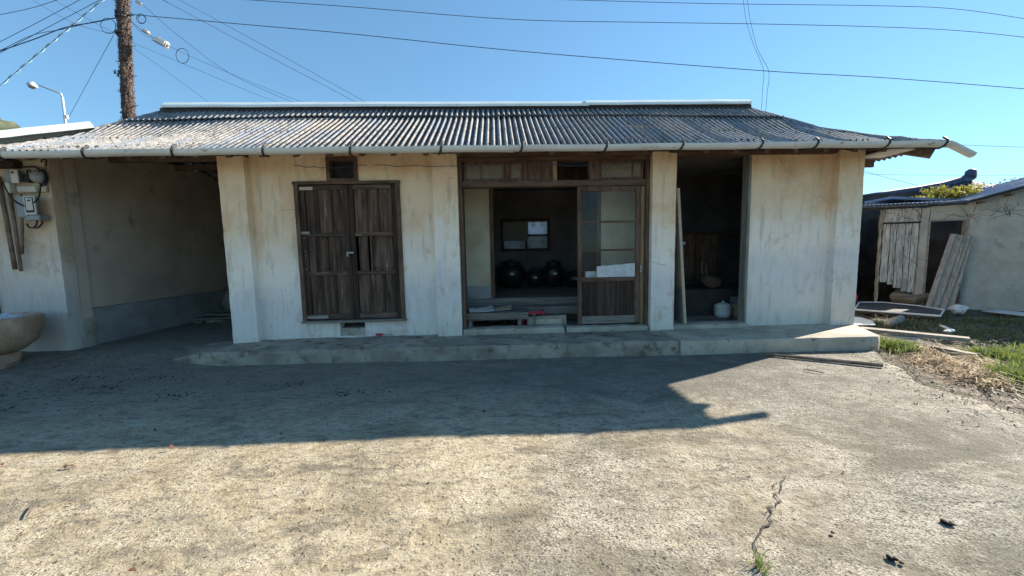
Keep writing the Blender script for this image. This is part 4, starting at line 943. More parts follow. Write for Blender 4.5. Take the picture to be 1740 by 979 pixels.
# ================================================================== SHED ON THE RIGHT
SO = Vector((8.75, 3.1, 0)); su = Vector((2.45, -1.2, 0)).normalized(); sb = Vector((-su.y, su.x, 0))   # su along the wall, sb into the shed
ST = Matrix((su, sb, Vector((0, 0, 1)))).transposed().to_4x4(); ST.translation = SO
SH = thing('old_shed', 'low cement-rendered shed with bleached boards and a blue-grey metal roof right of the house', 'shed', SO, rz=math.atan2(su.y, su.x))
def sh_at(px, py, off):
    r_ = at(px, py, 1, 60)-CAM; o_ = SO+sb*off; P = CAM+r_*((o_-CAM).dot(sb)/r_.dot(sb)); return ST.inverted() @ P
def sbd(mb, name, mat, **k): return mb.build(name, mat, SH, local=True, **k)
def top(u): return 2.30+max(0, u-1.72)*.30
mb = MB(); us = [1.80+(5.2-1.80)*i/30 for i in range(31)]
for yy in (0, .16):
    for u in us:
        for k in range(15): 
            z = -.06+(top(u)+.06)*k/14; mb.v.append((u, yy+(.022*noise.noise(Vector((u*2.2, z*2.2, 7)))+.008*noise.noise(Vector((u*9, z*9, 7))) if yy == 0 else 0), z))
for i in range(30):
    for k in range(14): a = i*15+k; b = a+15; mb.f += [(a, b, b+1, a+1)]; a += 465; b += 465; mb.f += [(a, a+1, b+1, b)]
for k in range(14): mb.f += [(k, k+1, k+466, k+465)]
for i in range(30): a = i*15+14; mb.f.append((a, a+15, a+15+465, a+465))
sbd(mb, 'shed_wall', 'shedwall', smooth=True)
def srb(x0, x1, y0, y1, z0, z1, name, mat, seed, amp=.012): return sbd(rough_box(x0, x1, y0, y1, z0, z1, amp, .08, seed), name, mat, auto=.8)
srb(1.03, 1.19, -.01, .16, -.05, 2.28, 'shed_post', 'shedwall', 3, .015)
srb(.37, 1.04, .0, .15, 1.95, 2.28, 'lintel_wall', 'shedwood', 4); srb(1.18, 1.81, .0, .15, 1.96, 2.30, 'lintel_wall', 'shedwall', 5)
srb(.345, .385, -.02, .14, -.05, 2.28, 'shed_post', 'shedwood', 6)
srb(-.9, -.02, .0, .15, -.05, 2.28, 'shed_wall_end', 'shedwall', 8)
sbd(MB().box(1.172, 1.20, -.02, .10, 0, 1.95), 'door_frame', 'plank'); sbd(MB().box(1.775, 1.80, -.02, .10, 0, 1.95), 'door_frame', 'plank'); sbd(MB().box(1.17, 1.80, -.022, .10, 1.951, 1.99), 'door_head', 'plank')
sbd(MB().box(.385, 1.03, -.03, .02, 1.93, 1.965), 'door_head', 'wood')
sbd(MB().box(-.9, 5.2, 2.6, 2.7, -.05, 2.9), 'shed_back', 'soot'); sbd(MB().box(5.05, 5.2, .165, 2.6, -.05, 2.9), 'shed_side', 'shedwall'); sbd(MB().box(-.9, -.78, .165, 2.6, -.05, 2.25), 'shed_side', 'shedwall')
sbd(MB().box(1.02, 1.08, .17, 2.6, 0, 2.2), 'inner_partition', 'soot')
# board door with a broken foot
SDR = sbd(MB().box(.40, 1.02, .045, .07, .62, .70).box(.40, 1.02, .045, .07, 1.6, 1.68), 'board_door', 'shedwood')
cuts = [.392, .53, .64, .79, .90, 1.025]
for i, (a, b) in enumerate(zip(cuts, cuts[1:])):
    bot = .56-.30*(a-.39)/.63+rnd.uniform(-.03, .02); d = rnd.uniform(0, .012)
    mbb = rough_box(a+.003, b-.003, .012-d, .036-d, bot, 1.93, .004, .06, 80+i); o = mbb.build('board', 'shedwood', SDR, local=True)
# roof
def srow(u0, u1, zf, rise, name, mat, run=1.5, lift=0, pitch=.075, amp=.013):
    mb = MB(); n = int((u1-u0)/pitch*6)
    for i in range(n+1):
        u = u0+(u1-u0)*i/n
        for k in range(5):
            t = -.22+(run+.22)*k/4; z = zf(u)+rise*t+amp*math.cos(2*math.pi*u/pitch)+lift+.02*noise.noise(Vector((u*1.3, t, 2)))
            mb.v += [(u, t, z), (u, t, z-.007)]
    for i in range(n):
        for k in range(4): a = i*10+2*k; b = a+10; mb.f += [(a, b, b+2, a+2), (a+1, a+3, b+3, b+1)]
        a = i*10; b = a+10; mb.f += [(a, a+1, b+1, b), (a+8, b+8, b+9, a+9)]
    return sbd(mb, name, mat, auto=1.)
u = -1.0; k = 0
while u < 1.5: srow(u, u+.72, lambda q: 2.335, .05, 'roofing_sheet', 'shedroof' if k % 2 else 'oldsheet', lift=.012*(k % 2)+.004*k); u += .66; k += 1
srow(-1.0, 1.3, lambda q: 2.335, .05, 'roofing_sheet', 'shedroof', lift=.05, run=1.4)
# gabled part: corrugations run up to the right
mb = MB(); n = 150
for j in range(int(1.7/.075*6)+1):
    t = -.28+j*.075/6
    for i in range(13):
        u = 1.32+(5.4-1.32)*i/12; z = 2.36+max(0, u-1.62)*.30*(1 if u < 4.2 else 1)-(max(0, u-4.2)*.6)+.013*math.cos(2*math.pi*t/.075)+.03*noise.noise(Vector((u*.8, t*.6, 1)))+.05*max(0, t)
        mb.v += [(u, t, z), (u, t, z-.008)]
J = int(1.7/.075*6)
for j in range(J):
    for i in range(12): a = j*26+2*i; b = a+26; mb.f += [(a, a+2, b+2, b), (a+1, b+1, b+3, a+3)]
for i in range(12): a = 2*i; mb.f.append((a, a+1, a+3, a+2))
sbd(mb, 'gable_roof_sheet', 'shedroof', auto=1.)
for i in range(7): 
    u = 1.9+i*.42; sbd(MB().box(u, u+.05, -.20, .3, top(u)-.06, top(u)-.01), 'roof_batten', 'rafter')
# corrugated sheets leaning in the shed doorway
def lean(px0, px1, topz, seed, label, y=-.10, w=.36):
    a = sh_at(*px0, -.36)
    T_ = ST @ Matrix.Translation((a.x, -.36, -.02)) @ Matrix.Rotation(math.radians(-10), 4, 'X') @ Matrix.Rotation(math.radians(px1), 4, 'Y'); mb = MB(); n = 40; r = random.Random(seed)
    for i in range(n+1):
        u = w*i/n
        for k in range(9):
            z = topz*k/8; e = .04*noise.noise(Vector((u*14, seed, k//8))) if k in (0, 8) else 0
            c = .026*math.cos(2*math.pi*u/.12); mb.v += [tuple(T_ @ Vector((u, c, z+e))), tuple(T_ @ Vector((u, c+.007, z+e)))]
    for i in range(n):
        for k in range(8): a_ = i*18+2*k; b_ = a_+18; mb.f += [(a_, b_, b_+2, a_+2), (a_+1, a_+3, b_+3, b_+1)]
        a_ = i*18; b_ = a_+18; mb.f += [(a_, a_+1, b_+1, b_), (a_+16, b_+16, b_+17, a_+17)]
    return one(mb, 'corrugated_sheet', 'oldsheet', label, 'roofing sheet', 'sheets leaning in the shed doorway', auto=1.)
lean((1572, 520), 15, 1.78, 1, 'widest corrugated sheet leaning across the shed doorway', w=.40)
lean((1596, 524), 13, 1.55, 4, 'narrow torn corrugated sheet leaning right of the wide one', w=.22)
# bare creeper on the shed front
mb = MB(); r = random.Random(21)
def creep(u, z, a, L, w, dep=0):
    P = []
    for i in range(int(L/.06)):
        P.append(ST @ Vector((u, -.012-.006*dep, z))); a += r.gauss(0, .28); u += .06*math.sin(a); z += .06*math.cos(a)
        if z > top(max(1.7, u))-.02 or z < .1: break
        if 1.18 < u < 1.8 and z < 1.95: break
        if r.random() < .14 and dep < 3: creep(u, z, a+r.choice((-1, 1))*r.uniform(.5, 1.2), L*.5, w*.7, dep+1)
    if len(P) > 2: mb.tube(P, [w*(1-.7*i/len(P)) for i in range(len(P))], 4)
for u0, L in ((1.05, 2.2), (2.9, 2.3)): creep(u0, .9 if u0 < 1.3 else .25, r.uniform(-.2, .2), L, .0045)
for i in range(26): creep(r.uniform(.4, 3.2), r.uniform(1.98, 2.2), r.uniform(-1.9, 1.9), r.uniform(.25, .7), .0045)
one(mb, 'bare_creeper', 'ivytwig', 'leafless creeper stems spread over the front of the shed', 'creeper')['kind'] = 'stuff'
# leaves helper
def leaves(c, rad, n, size, mat, name, label, cat, seed=0, T=None):
    r = random.Random(seed); mb = MB(); cl = [Vector((r.gauss(0, .45)*rad[0], r.gauss(0, .45)*rad[1], r.gauss(0, .4)*rad[2])) for _ in range(max(4, n//45))]
    for i in range(n):
        b = r.choice(cl); p = Vector(c)+b+Vector((r.gauss(0, .16)*rad[0], r.gauss(0, .16)*rad[1], r.gauss(0, .16)*rad[2])); s = size*r.uniform(.5, 1.3)
        R_ = Matrix.Rotation(r.uniform(0, 6.3), 3, 'Z') @ Matrix.Rotation(r.uniform(-1.2, 1.2), 3, 'X')
        mb.add([p+R_ @ Vector(v) for v in ((-s*.4, 0, 0), (0, -s, 0), (s*.4, 0, 0), (0, s, .2*s))], [(0, 1, 2, 3)])
    return one(mb, name, mat, label, cat)
vb = ST @ Vector((1.75, .75, 2.62)); 
BU = thing('vine_bush', 'yellow-green leafy vine growing over the shed roof', 'vine', (vb.x, vb.y, 2.5))
o = leaves((vb.x, vb.y, vb.z), (.62, .5, .20), 1500, .045, 'vineleaf', 'foliage', 'x x x x', 'x', 4); del o['label']; del o['category']; par(o, BU)
MB().tube([(vb.x-.5, vb.y, 2.45), (vb.x-.1, vb.y-.1, 2.62), (vb.x+.5, vb.y, 2.6)], .015, 6).build('stem', 'ivytwig', BU)
# tiled house behind the shed
TB = thing('tiled_roof_house', 'low house with a dark blue tiled roof and upturned ridge end behind the shed', 'house', (13.2, 8.5, 0))
def rpt(px, py, y=7.): return at(px, py, 1, y)
rp = [rpt(1440, 343), rpt(1500, 333), rpt(1560, 324), rpt(1600, 317), rpt(1630, 309), rpt(1648, 303)]
MB().tube([p+Vector((0, 0, .03)) for p in rp], [.13]*6, 12).build('ridge', 'tile', TB, smooth=True)
MB().tube([p+Vector((0, 0, -.14)) for p in rp], [.10]*6, 8).build('ridge_course', 'tile', TB, smooth=True)
e = rp[-1]; MB().lathe([(.001, -.14), (.14, -.13), (.20, -.05), (.20, .05), (.14, .12), (.001, .13)], (e.x+.03, e.y-.0, e.z+.12), 20, T=Matrix.Rotation(math.pi/2, 4, 'X') @ Matrix.Rotation(.5, 4, 'Y')).build('ridge_end_tile', 'tile', TB, smooth=True)
for j in range(24):   # rows of cover tiles running down to the eave
    t = j/23; i_ = t*5; a = rp[min(4, int(i_))].lerp(rp[min(4, int(i_))+1], i_-min(4, int(i_))); b = a+Vector((-.35, -1.9, -.62))
    MB().tube([a+Vector((0, 0, -.16)), a.lerp(b, .5)+Vector((0, 0, -.22)), b+Vector((0, 0, -.16))], .07, 7).build('tile_row', 'tile', TB, smooth=True)
mb = MB(); n = 12
for i in range(n+1):
    i_ = i/n*5; a = rp[min(4, int(i_))].lerp(rp[min(4, int(i_))+1], i_-min(4, int(i_)))
    for k in range(4): b = a+Vector((-.35, -1.9, -.62))*(k/3); mb.v += [(b.x, b.y, b.z-.2), (b.x, b.y, b.z-.26)]
for i in range(n):
    for k in range(3): q = i*8+2*k; mb.f += [(q, q+8, q+10, q+2), (q+1, q+3, q+11, q+9)]
mb.build('roof_deck', 'tile', TB)
MB().box(11.4, 16.2, 6.5, 8.9, -.05, 2.45).build('wall', 'shedwall', TB)
# grey-blue metal flashing between both roofs
MB().box(-.75, .75, -.5, .5, -.03, .03, T=Matrix.Translation(ST @ Vector((1.3, 1.0, 2.50))) @ Matrix.Rotation(-.3, 4, 'Z') @ Matrix.Rotation(.10, 4, 'Y')).build('flashing', 'shedroof', SH).matrix_parent_inverse = p_mat(SH).inverted()
# distant tree behind the shed
TR = thing('distant_tree', 'hazy grey-green tree showing above the shed roof at the right edge', 'tree', (33, 24, 0))
p = at(1720, 318, 1, 24)
MB().tube([(p.x, 24, -.1), (p.x+.1, 24, 2), (p.x-.1, 24, p.z-.5)], [.3, .22, .12], 8).build('trunk', 'ivytwig', TR)
o = leaves((p.x+.3, 24, p.z-.5), (2.6, 1.8, 1.0), 3800, .16, 'treeleaf', 'crown', 'x', 'x', 11); del o['label']; del o['category']; par(o, TR)

# ================================================================== JUNK AND PLANTS ON THE RIGHT
def plate(name, mat, corners, z, th, label, cat, edge=None, group=None):
    P = [at(*q, 2, z) for q in corners]; mb = MB(); n = len(P)
    mb.v = [(p.x, p.y, z) for p in P]+[(p.x, p.y, z-th) for p in P]; mb.f = [tuple(range(n)), tuple(range(2*n-1, n-1, -1))]+[(i, i+n, (i+1) % n+n, (i+1) % n) for i in range(n)]
    if edge:
        e_ = thing(name, label, cat, (P[0].x, P[0].y, z-th), group); mb.build('panel_face', mat, e_)
        MB().tube(P+[P[0]], .018, 5).build('rim', edge, e_); return e_
    return one(mb, name, mat, label, cat, group)
plate('fallen_panel', 'darkmembrane', [(1452, 526), (1598, 537), (1604, 527), (1560, 520), (1500, 514), (1460, 514)], .10, .05, 'dark fallen panel with a white rim lying before the shed', 'panel', 'white')
plate('white_sheet', 'paper', [(1448, 552), (1488, 552), (1482, 545), (1462, 539), (1448, 538)], .10, .012, 'white sheet lying behind the right end of the porch', 'sheet')
plate('crumpled_sheet', 'paper', [(1668, 528), (1745, 537), (1745, 531), (1700, 527)], .05, .01, 'pale sheet lying along the foot of the shed wall', 'sheet')
def plank(q0, q1, w, th, z, mat, label, name='plank', group='loose planks by the shed'):
    a = at(*q0, 2, z); b = at(*q1, 2, z); T_ = frame_T((a+b)/2, x=(b-a), z=(rnd.uniform(-.15, .15), rnd.uniform(-.15, .15), 1)); L = (b-a).length
    return one(MB().box(-L/2, L/2, -w/2, w/2, -th/2, th/2, T=T_, j=.004), name, mat, label, 'plank', group, bevel=.003)
plank((1462, 559), (1648, 577), .12, .05, .12, 'plank', 'longest grey plank lying behind the grass by the porch end')
plank((1500, 566), (1560, 575), .16, .03, .07, 'paper', 'short pale plank below the long grey plank')
plank((1586, 592), (1660, 606), .10, .07, .05, 'plank', 'dark-edged plank behind the dry straw heap')
plank((1600, 553), (1620, 562), .05, .02, .12, 'paper', 'small pale lath resting on the long plank')
a = at(1513, 549, 2, .08); b = at(1531, 541, 2, .12)
one(MB().tube([a+Vector((-.1, -.05, 0)), (a+b)/2, b], [.06, .065, .06], 12), 'log', 'plank', 'short round grey log beside the fallen panel', 'log', smooth=True)
p = at(1628, 529, 2, .05); one(blob((p.x, p.y, .09), .12, (1.2, .9, .9), 8, .5, 2), 'stone', 'paper', 'pale broken stone at the foot of the leaning corrugated sheets', 'stone')
p = at(1612, 566, 2, .1); one(blob((p.x, p.y, .13), .05, (1.4, .9, .5), 8, .5, 4), 'plastic_scrap', 'cloth_blue', 'small blue plastic scrap on the long grey plank', 'scrap')
p = at(1455, 505, 2, .3); one(blob((p.x-.06, p.y, .30), .10, (.7, .7, 1.3), 10, .3, 5), 'red_container', 'red', 'red container half hidden behind the right corner of the house', 'container', smooth=True)
for i, (px, py, w, h) in enumerate(((1480, 508, .50, .75), (1512, 512, .42, .46), (1548, 518, .35, .26))):
    p = at(px, py, 2, .0); one(blob((p.x, p.y, h*.35), w, (1.3, .9, h/w), 14, .6, i+11), 'rubbish_heap', 'char' if i < 2 else 'litter', ['highest dark rubbish heap in front of the open shed bay', 'middle dark rubbish heap spreading before the board door', 'lowest heap of brown litter under the board door'][i], 'heap', 'rubbish heaps by the shed')
def blades(name, mat, spots, label, cat, h, w=.006, seed=0, lean_=.5, flat=False, kind='stuff'):
    r = random.Random(seed); mb = MB()
    for (px, py, rx, ry, n) in spots:
        c = at(px, py, 2, 0)
        for i in range(n):
            x = c.x+r.gauss(0, rx); y = c.y+r.gauss(0, ry); z0 = -.02 if x > yard_edge(y) else .0
            a = r.uniform(0, 6.283); hh = h*r.uniform(.4, 1.2)*(1.2-.5*min(1, abs(x-c.x)/rx/2)); l_ = hh*r.uniform(.2, 1)*lean_; d = Vector((math.cos(a), math.sin(a), 0)); s = Vector((-d.y, d.x, 0))*w*r.uniform(.6, 1.5)
            if flat: z0 += .12*math.exp(-((x-c.x)/rx)**2*.7-((y-c.y)/ry)**2*.7)*r.random()
            p0 = Vector((x, y, z0)); p1 = p0+d*l_*.35+Vector((0, 0, hh*(.6 if not flat else .15))); p2 = p0+d*l_*(1 if not flat else 1.3)+Vector((0, 0, hh*(.95 if not flat else .05*r.random())))
            mb.add([p0-s, p0+s, p1+s*.8, p1-s*.8, p2], [(0, 1, 2, 3), (3, 2, 4)])
    o = one(mb, name, mat, label, cat); o['kind'] = kind; return o
blades('grass', 'grass', [(1512, 588, .12, .10, 420), (1535, 592, .12, .08, 300), (1552, 600, .1, .06, 160), (1665, 603, .18, .06, 260), (1690, 606, .2, .07, 360), (1720, 612, .2, .08, 320), (1705, 640, .16, .08, 350), (1725, 645, .16, .1, 600), (1745, 650, .16, .1, 600), (1735, 632, .2, .1, 400), (1495, 583, .05, .05, 80), (1745, 600, .3, .1, 200)], 'bright green grass growing along the right edge of the yard', 'grass', .13, .0045, 3, .9)
blades('dry_straw', 'straw', [(1565, 600, .10, .10, 260), (1585, 612, .16, .12, 560), (1610, 622, .18, .13, 700), (1640, 634, .18, .12, 620), (1670, 645, .18, .10, 420), (1600, 600, .2, .08, 350), (1650, 617, .2, .1, 450), (1690, 655, .12, .08, 160)], 'heap of bent dry straw between the grass tufts', 'straw', .20, .005, 5, 1., True)
blades('dry_stems', 'litter', [(x, y, .35, .25, 160) for x, y in ((1500, 540), (1560, 548), (1620, 545), (1690, 545), (1740, 550), (1650, 560), (1700, 575), (1560, 565), (1480, 548), (1620, 585), (1690, 590), (1740, 580), (1720, 700), (1780, 680))], 'dead stems and litter on the soil before the shed', 'litter', .14, .004, 6, 1.3, True)
blades('weeds', 'grass_dark', [(x, y, .30, .22, 150) for x, y in ((1530, 550), (1600, 548), (1660, 545), (1710, 548), (1650, 570), (1700, 565), (1740, 575), (1570, 556), (1510, 556), (1740, 545), (1690, 582))], 'low dark weeds in the shade before the shed', 'weeds', .09, .006, 9, .9)
blades('grass_tuft', 'grass', [(1290, 967, .018, .016, 26), (1297, 972, .012, .01, 8)], 'small grass tuft sprouting from the wide crack in the yard', 'grass', .075, .0022, 4, .9)
# fine grit and litter on the yard
def scatter(n, seed, mat, name, label, cat, reg, s0, s1, flat=.5):
    r = random.Random(seed); mb = MB()
    for i in range(n):
        x, y = reg(r); z = gh(x, y)+.012*noise.noise(Vector((x*.7, y*.7, 0)))+.004*noise.noise(Vector((x*3, y*3, 5))); s = r.uniform(s0, s1); a = r.uniform(0, 6)
        vs = []
        for k in range(5): q = a+k*1.2566; w = s*r.uniform(.6, 1.2); vs.append((x+w*math.cos(q), y+w*math.sin(q), z-.001))
        vs.append((x+r.uniform(-.3, .3)*s, y+r.uniform(-.3, .3)*s, z+s*flat*r.uniform(.5, 1.3)))
        mb.add(vs, [(k, (k+1) % 5, 5) for k in range(5)])
    o = one(mb, name, mat, label, cat); o['kind'] = 'stuff'
scatter(2600, 1, 'stone', 'grit', 'loose grit and pebbles scattered over the concrete yard', 'grit', lambda r: (r.uniform(-5.5, 5), -.95-3.6*r.random()**1.2), .003, .009)
scatter(480, 2, 'stone', 'rubble_bits', 'small rubble bits along the foot of the porch and in the carport', 'rubble', lambda r: ((r.uniform(-7, -4.0), r.uniform(-1.5, 1.6)) if r.random() < .5 else (r.uniform(-4, 4.6), -.86-abs(r.gauss(0, .10)))), .005, .016)
scatter(700, 3, 'leafdry', 'leaf_litter', 'crumbled brown leaf litter in the shade at the left of the yard', 'leaf litter', lambda r: (r.gauss(-5.0, 1.0), r.gauss(-1.1, .45)), .006, .02, .25)
scatter(260, 12, 'char', 'dark_litter', 'dark crumbs of litter in the shaded left half of the yard', 'litter', lambda r: (lambda c: (c[0]+r.gauss(0, .16), c[1]+r.gauss(0, .05)))(r.choice([(-5.2, -1.0), (-4.6, -1.35), (-5.6, -1.5), (-4.2, -1.1), (-5.0, -1.9), (-3.4, -1.7), (-2.4, -1.45), (-1.6, -1.8)])), .008, .022, .4)
scatter(500, 6, 'litter', 'soil_crumbs', 'soil crumbs along the right edge of the yard', 'soil', lambda r: ((lambda y: (yard_edge(y)-abs(r.gauss(0, .25)), y))(r.uniform(-2.6, -.6))), .005, .018)
# single dry leaves
def dry(px, py, s, rz_, up, label):
    p = at(px, py, 2, .008); mb = MB(); s *= .5; R_ = Matrix.Translation((p.x, p.y, .012)) @ Matrix.Rotation(rz_, 4, 'Z') @ Matrix.Rotation(up, 4, 'X')
    for i in range(7):
        t = i/6; w = s*.38*math.sin(math.pi*min(1, t*.95+.04)); mb.v += [tuple(R_ @ Vector((-w, t*s, .18*s*math.sin(t*3)+.25*w))), tuple(R_ @ Vector((0, t*s, .18*s*math.sin(t*3)))), tuple(R_ @ Vector((w, t*s, .18*s*math.sin(t*3)+.3*w)))]
    for i in range(6): a = 3*i; mb.f += [(a, a+1, a+4, a+3), (a+1, a+2, a+5, a+4)]
    one(mb, 'dry_leaf', 'leafdry', label, 'leaf', 'dry leaves on the yard', smooth=True)
for q in ((292, 764, .07, 1.2, 1.2, 'dry leaf standing upright just past the shadow edge'), (110, 797, .07, .4, .2, 'left of the pair of curled red leaves in the sun'), (127, 793, .07, 2.2, .3, 'right of the pair of curled red leaves in the sun'),
          (4, 792, .06, 1, .2, 'red leaf at the far left edge of the sunny yard'), (232, 972, .07, 2, .4, 'reddish leaf at the bottom edge of the yard, left'), (122, 858, .04, 1.8, .1, 'tiny dark leaf below the pair of curled leaves'), (265, 733, .07, 1.4, .1, 'pale leaf inside the shadow beside its edge'),
          (170, 708, .06, .3, .1, 'leaf in the shade at the left of the yard'), (345, 683, .07, 2.6, .1, 'dark leaf in the middle of the shaded yard'), (478, 740, .04, 0, 1.1, 'tiny upright leaf exactly on the shadow edge'), (300, 842, .035, 2, .1, 'tiny red leaf right of the fallen straw'), (545, 690, .05, 1, .1, 'dark leaf farthest right in the shade')): dry(*q)
for i, (px, py, s) in enumerate(((1608, 888, .022), (1514, 948, .017), (1532, 956, .010), (1415, 905, .009), (1433, 802, .006), (727, 821, .007), (942, 793, .006), (822, 699, .012))):
    p = at(px, py, 2, .01); o = blob((p.x, p.y, .010), s, (1.0, 1.0, .55), 8, .35, i+31)
    if i < 2: o2 = blob((p.x+s*.5, p.y-s*.5, .014), s*.65, (1, 1, .7), 8, .8, i+41); o.add(o2.v, o2.f)
    one(o, 'black_clod', 'char', ['largest black clod on the sunny yard at the right', 'double black clod near the bottom edge of the yard', 'black clod touching the double one', 'small black clod right of the grass tuft', 'tiny black clod between the two thin cracks', 'tiny black clod in the middle of the sunny yard', 'tiny dark clod right of the middle of the yard', 'dark clod in the shade near the porch middle'][i], 'clod', 'black clods on the yard', smooth=True)
for i, (q0, q1, w) in enumerate((((45, 878), (57, 858), .004), ((45, 880), (115, 852), .002), ((80, 628), (103, 622), .006), ((10, 622), (40, 612), .006), ((75, 616), (128, 602), .007), ((150, 668), (192, 666), .005), ((1365, 628), (1400, 634), .005))):
    a = at(*q0, 2, .02+gh(*at(*q0, 2, 0).xy)); b = at(*q1, 2, .02+gh(*at(*q1, 2, 0).xy))
    one(MB().tube([a, a.lerp(b, .5)+Vector((0, .01, .006)), b], w, 5), 'twig', 'twig' if i != 1 else 'straw', ['short hooked twig in the lower left of the yard', 'pale straw stalk in the lower left of the yard', 'thin twig in the shade right of the basin foot', 'twig lying before the stone basin', 'longer twig at the foot of the left wall corner', 'twig among the leaf litter in the shade', 'curled twig on the sunlit yard below the long pole'][i], 'twig', 'twigs on the yard')

# ================================================================== POLE, LAMP, WIRES
PY = 5.0
pb = at(222, 262, 1, PY); pt = at(205, -60, 1, PY)
p1 = at(219, 205, 1, PY); p2 = at(209, 0, 1, PY); dd = (p2-p1).normalized()
base = p1-dd*(p1.z/dd.z); topp = p2+dd*2.2
UPo = thing('utility_pole', 'tall utility pole wrapped in dead creeper rising behind the left end of the roof', 'pole', base)
mb = MB(); n = 150; K = 22
for i in range(n+1):
    t = i/n; c = base.lerp(topp, t); r0 = .128-.012*t
    for k in range(K):
        a = 2*math.pi*k/K; q = Vector((math.cos(a)*1.4, math.sin(a)*1.4, t*26)); w = 1+.20*noise.noise(q*1.6)+.16*noise.noise(q*4)
        mb.v.append((c.x+r0*w*math.cos(a), c.y+r0*w*math.sin(a), c.z))
for i in range(n):
    for k in range(K): mb.f.append((i*K+k, i*K+(k+1) % K, (i+1)*K+(k+1) % K, (i+1)*K+k))
mb.build('shaft', 'pole', UPo)
mb = MB(); r = random.Random(2)
for i in range(4200):
    t = r.uniform(.35, 1); c = base.lerp(topp, t); a = r.uniform(0, 6.283); R0 = .122+r.uniform(-.01, .03); p = c+Vector((R0*math.cos(a), R0*math.sin(a), 0)); s = r.uniform(.010, .028)
    M_ = Matrix.Rotation(a, 3, 'Z') @ Matrix.Rotation(r.uniform(-1, 1), 3, 'X') @ Matrix.Rotation(r.uniform(-.8, .8), 3, 'Y')
    mb.add([p+M_ @ Vector(v) for v in ((0, -s*.5, -s), (0, s*.5, -s*.3), (.01, s*.2, s*1.2), (0, -s*.6, s*.5))], [(0, 1, 2, 3)])
mb.build('dead_creeper', 'twig', UPo)['kind'] = 'stuff'
for i in range(9):
    z = p1.lerp(p2, i/8); s = 1 if i % 2 else -1; MB().tube([z+Vector((s*.12, 0, 0)), z+Vector((s*.26, 0, .0))], .009, 5).build('step_bolt', 'strap', UPo)
leaves(at(199, 125, 1, PY)-Vector((.0, 0, 0)), (.06, .05, .16), 110, .03, 'twig', 'creeper_sprig', 'small dark creeper sprig sticking out of the left side of the utility pole', 'sprig', 8)
for z in (24, 30, 58): q = at(209, z, 1, PY); MB().lathe([(.145, -.03), (.155, -.02), (.155, .02), (.145, .03)], q, 20).build('pole_band', 'strap', UPo)
# street lamp
LYY = 8.0; l0 = at(112, 215, 1, LYY); l1 = at(106, 165, 1, LYY); l2 = at(98, 157, 1, LYY); l3 = at(66, 145, 1, LYY)
SL_ = thing('street_lamp', 'thin grey street lamp with a round head reaching left above the roof', 'street lamp', (l0.x, LYY, 0))
dn = (l0-l1).normalized(); lb = l0+dn*(l0.z/-dn.z)
MB().tube([lb, l0, l1], [.05, .036, .03], 10).build('mast', 'lamp', SL_, smooth=True)
MB().tube([l1, l1.lerp(l2, .55)+Vector((.03, 0, .04)), l2, l3], .024, 8).build('arm', 'lamp', SL_, smooth=True)
hd = at(55, 144, 1, LYY); ax_ = (l2-l3).normalized()
MB().lathe([(.015, .10), (.05, .07), (.11, .02), (.13, -.04), (.12, -.055), (.08, -.06), (.001, -.08)], hd, 20, T=Matrix.Rotation(.35, 4, 'Y')).build('lamp_head', 'lamp', SL_, smooth=True)
MB().lathe([(.10, -.065), (.09, -.10), (.05, -.13), (.001, -.14)], hd, 20, T=Matrix.Rotation(.35, 4, 'Y')).build('lens', 'glass_dirty', SL_, smooth=True)
MB().box(-.03, .04, -.03, .03, -.06, .06, T=Matrix.Translation(at(113, 199, 1, LYY-.08))).build('photo_cell', 'lamp', SL_)
# wires
def wire(pts, ys, w, label, mat='wire', name='cable', sag=0, n=24, cat='cable', tw=0):
    Q = []; ys = ys if isinstance(ys, (list, tuple)) else [ys]*len(pts)
    P = [at(a_, b_, 1, y_) for (a_, b_), y_ in zip(pts, ys)]
    if len(P) == 2: Q = [P[0].lerp(P[1], i/n)-Vector((0, 0, 4*sag*(i/n)*(1-i/n))) for i in range(n+1)]
    else:
        for i in range(len(P)-1):
            p0, p1_, p2_, p3 = P[max(i-1, 0)], P[i], P[i+1], P[min(i+2, len(P)-1)]
            for k in range(8):
                t = k/8; Q.append(.5*((2*p1_)+(p2_-p0)*t+(2*p0-5*p1_+4*p2_-p3)*t*t+(3*p1_-p0-3*p2_+p3)*t**3))
        Q.append(P[-1])
    return one(MB().tube(Q, w*.72, 6), name, mat, label, cat, 'overhead cables')
wire([(216, 24), (420, 42), (600, 58), (820, 81), (1000, 97), (1306, 121), (1500, 132), (1740, 151), (1900, 166)], [5, 4.9, 4.8, 4.7, 4.6, 4.4, 4.3, 4.2, 4.1], .012, 'thick cable crossing the whole sky from the pole just above the ridge')
wire([(380, -3), (600, 12), (870, 33), (1100, 38), (1300, 41), (1500, 46), (1640, 53), (1800, 70)], 5.5, .011, 'middle of the three long cables across the sky')
wire([(800, -4), (905, -2), (1200, 6), (1500, 10), (1640, 17), (1800, 42)], 5.5, .010, 'topmost of the three long cables across the sky')
wire([(225, -8), (305, 62), (400, 130), (520, 183)], [5, 6, 7, 8], .008, 'thin cable dropping behind the roof from the pole top')
wire([(262, -8), (440, 87), (640, 192)], [5, 8, 11], .011, 'cable falling behind the ridge, left of a parallel pair', n=16)
wire([(290, -8), (440, 73), (660, 195)], [5.2, 8, 11], .010, 'cable falling behind the ridge, right of a parallel pair')
wire([(224, 72), (320, 112), (440, 162), (490, 180)], [5, 6, 7, 8], .007, 'thin cable leaving the pole low down toward the ridge')
wire([(224, 80), (290, 126), (365, 182)], [5, 5.5, 6], .006, 'shortest thin cable dropping from the pole onto the roof')
wire([(286, 78), (340, 103), (440, 145), (540, 184)], [5.3, 5.8, 6.6, 7.4], .007, 'cable running on from the white splice box')
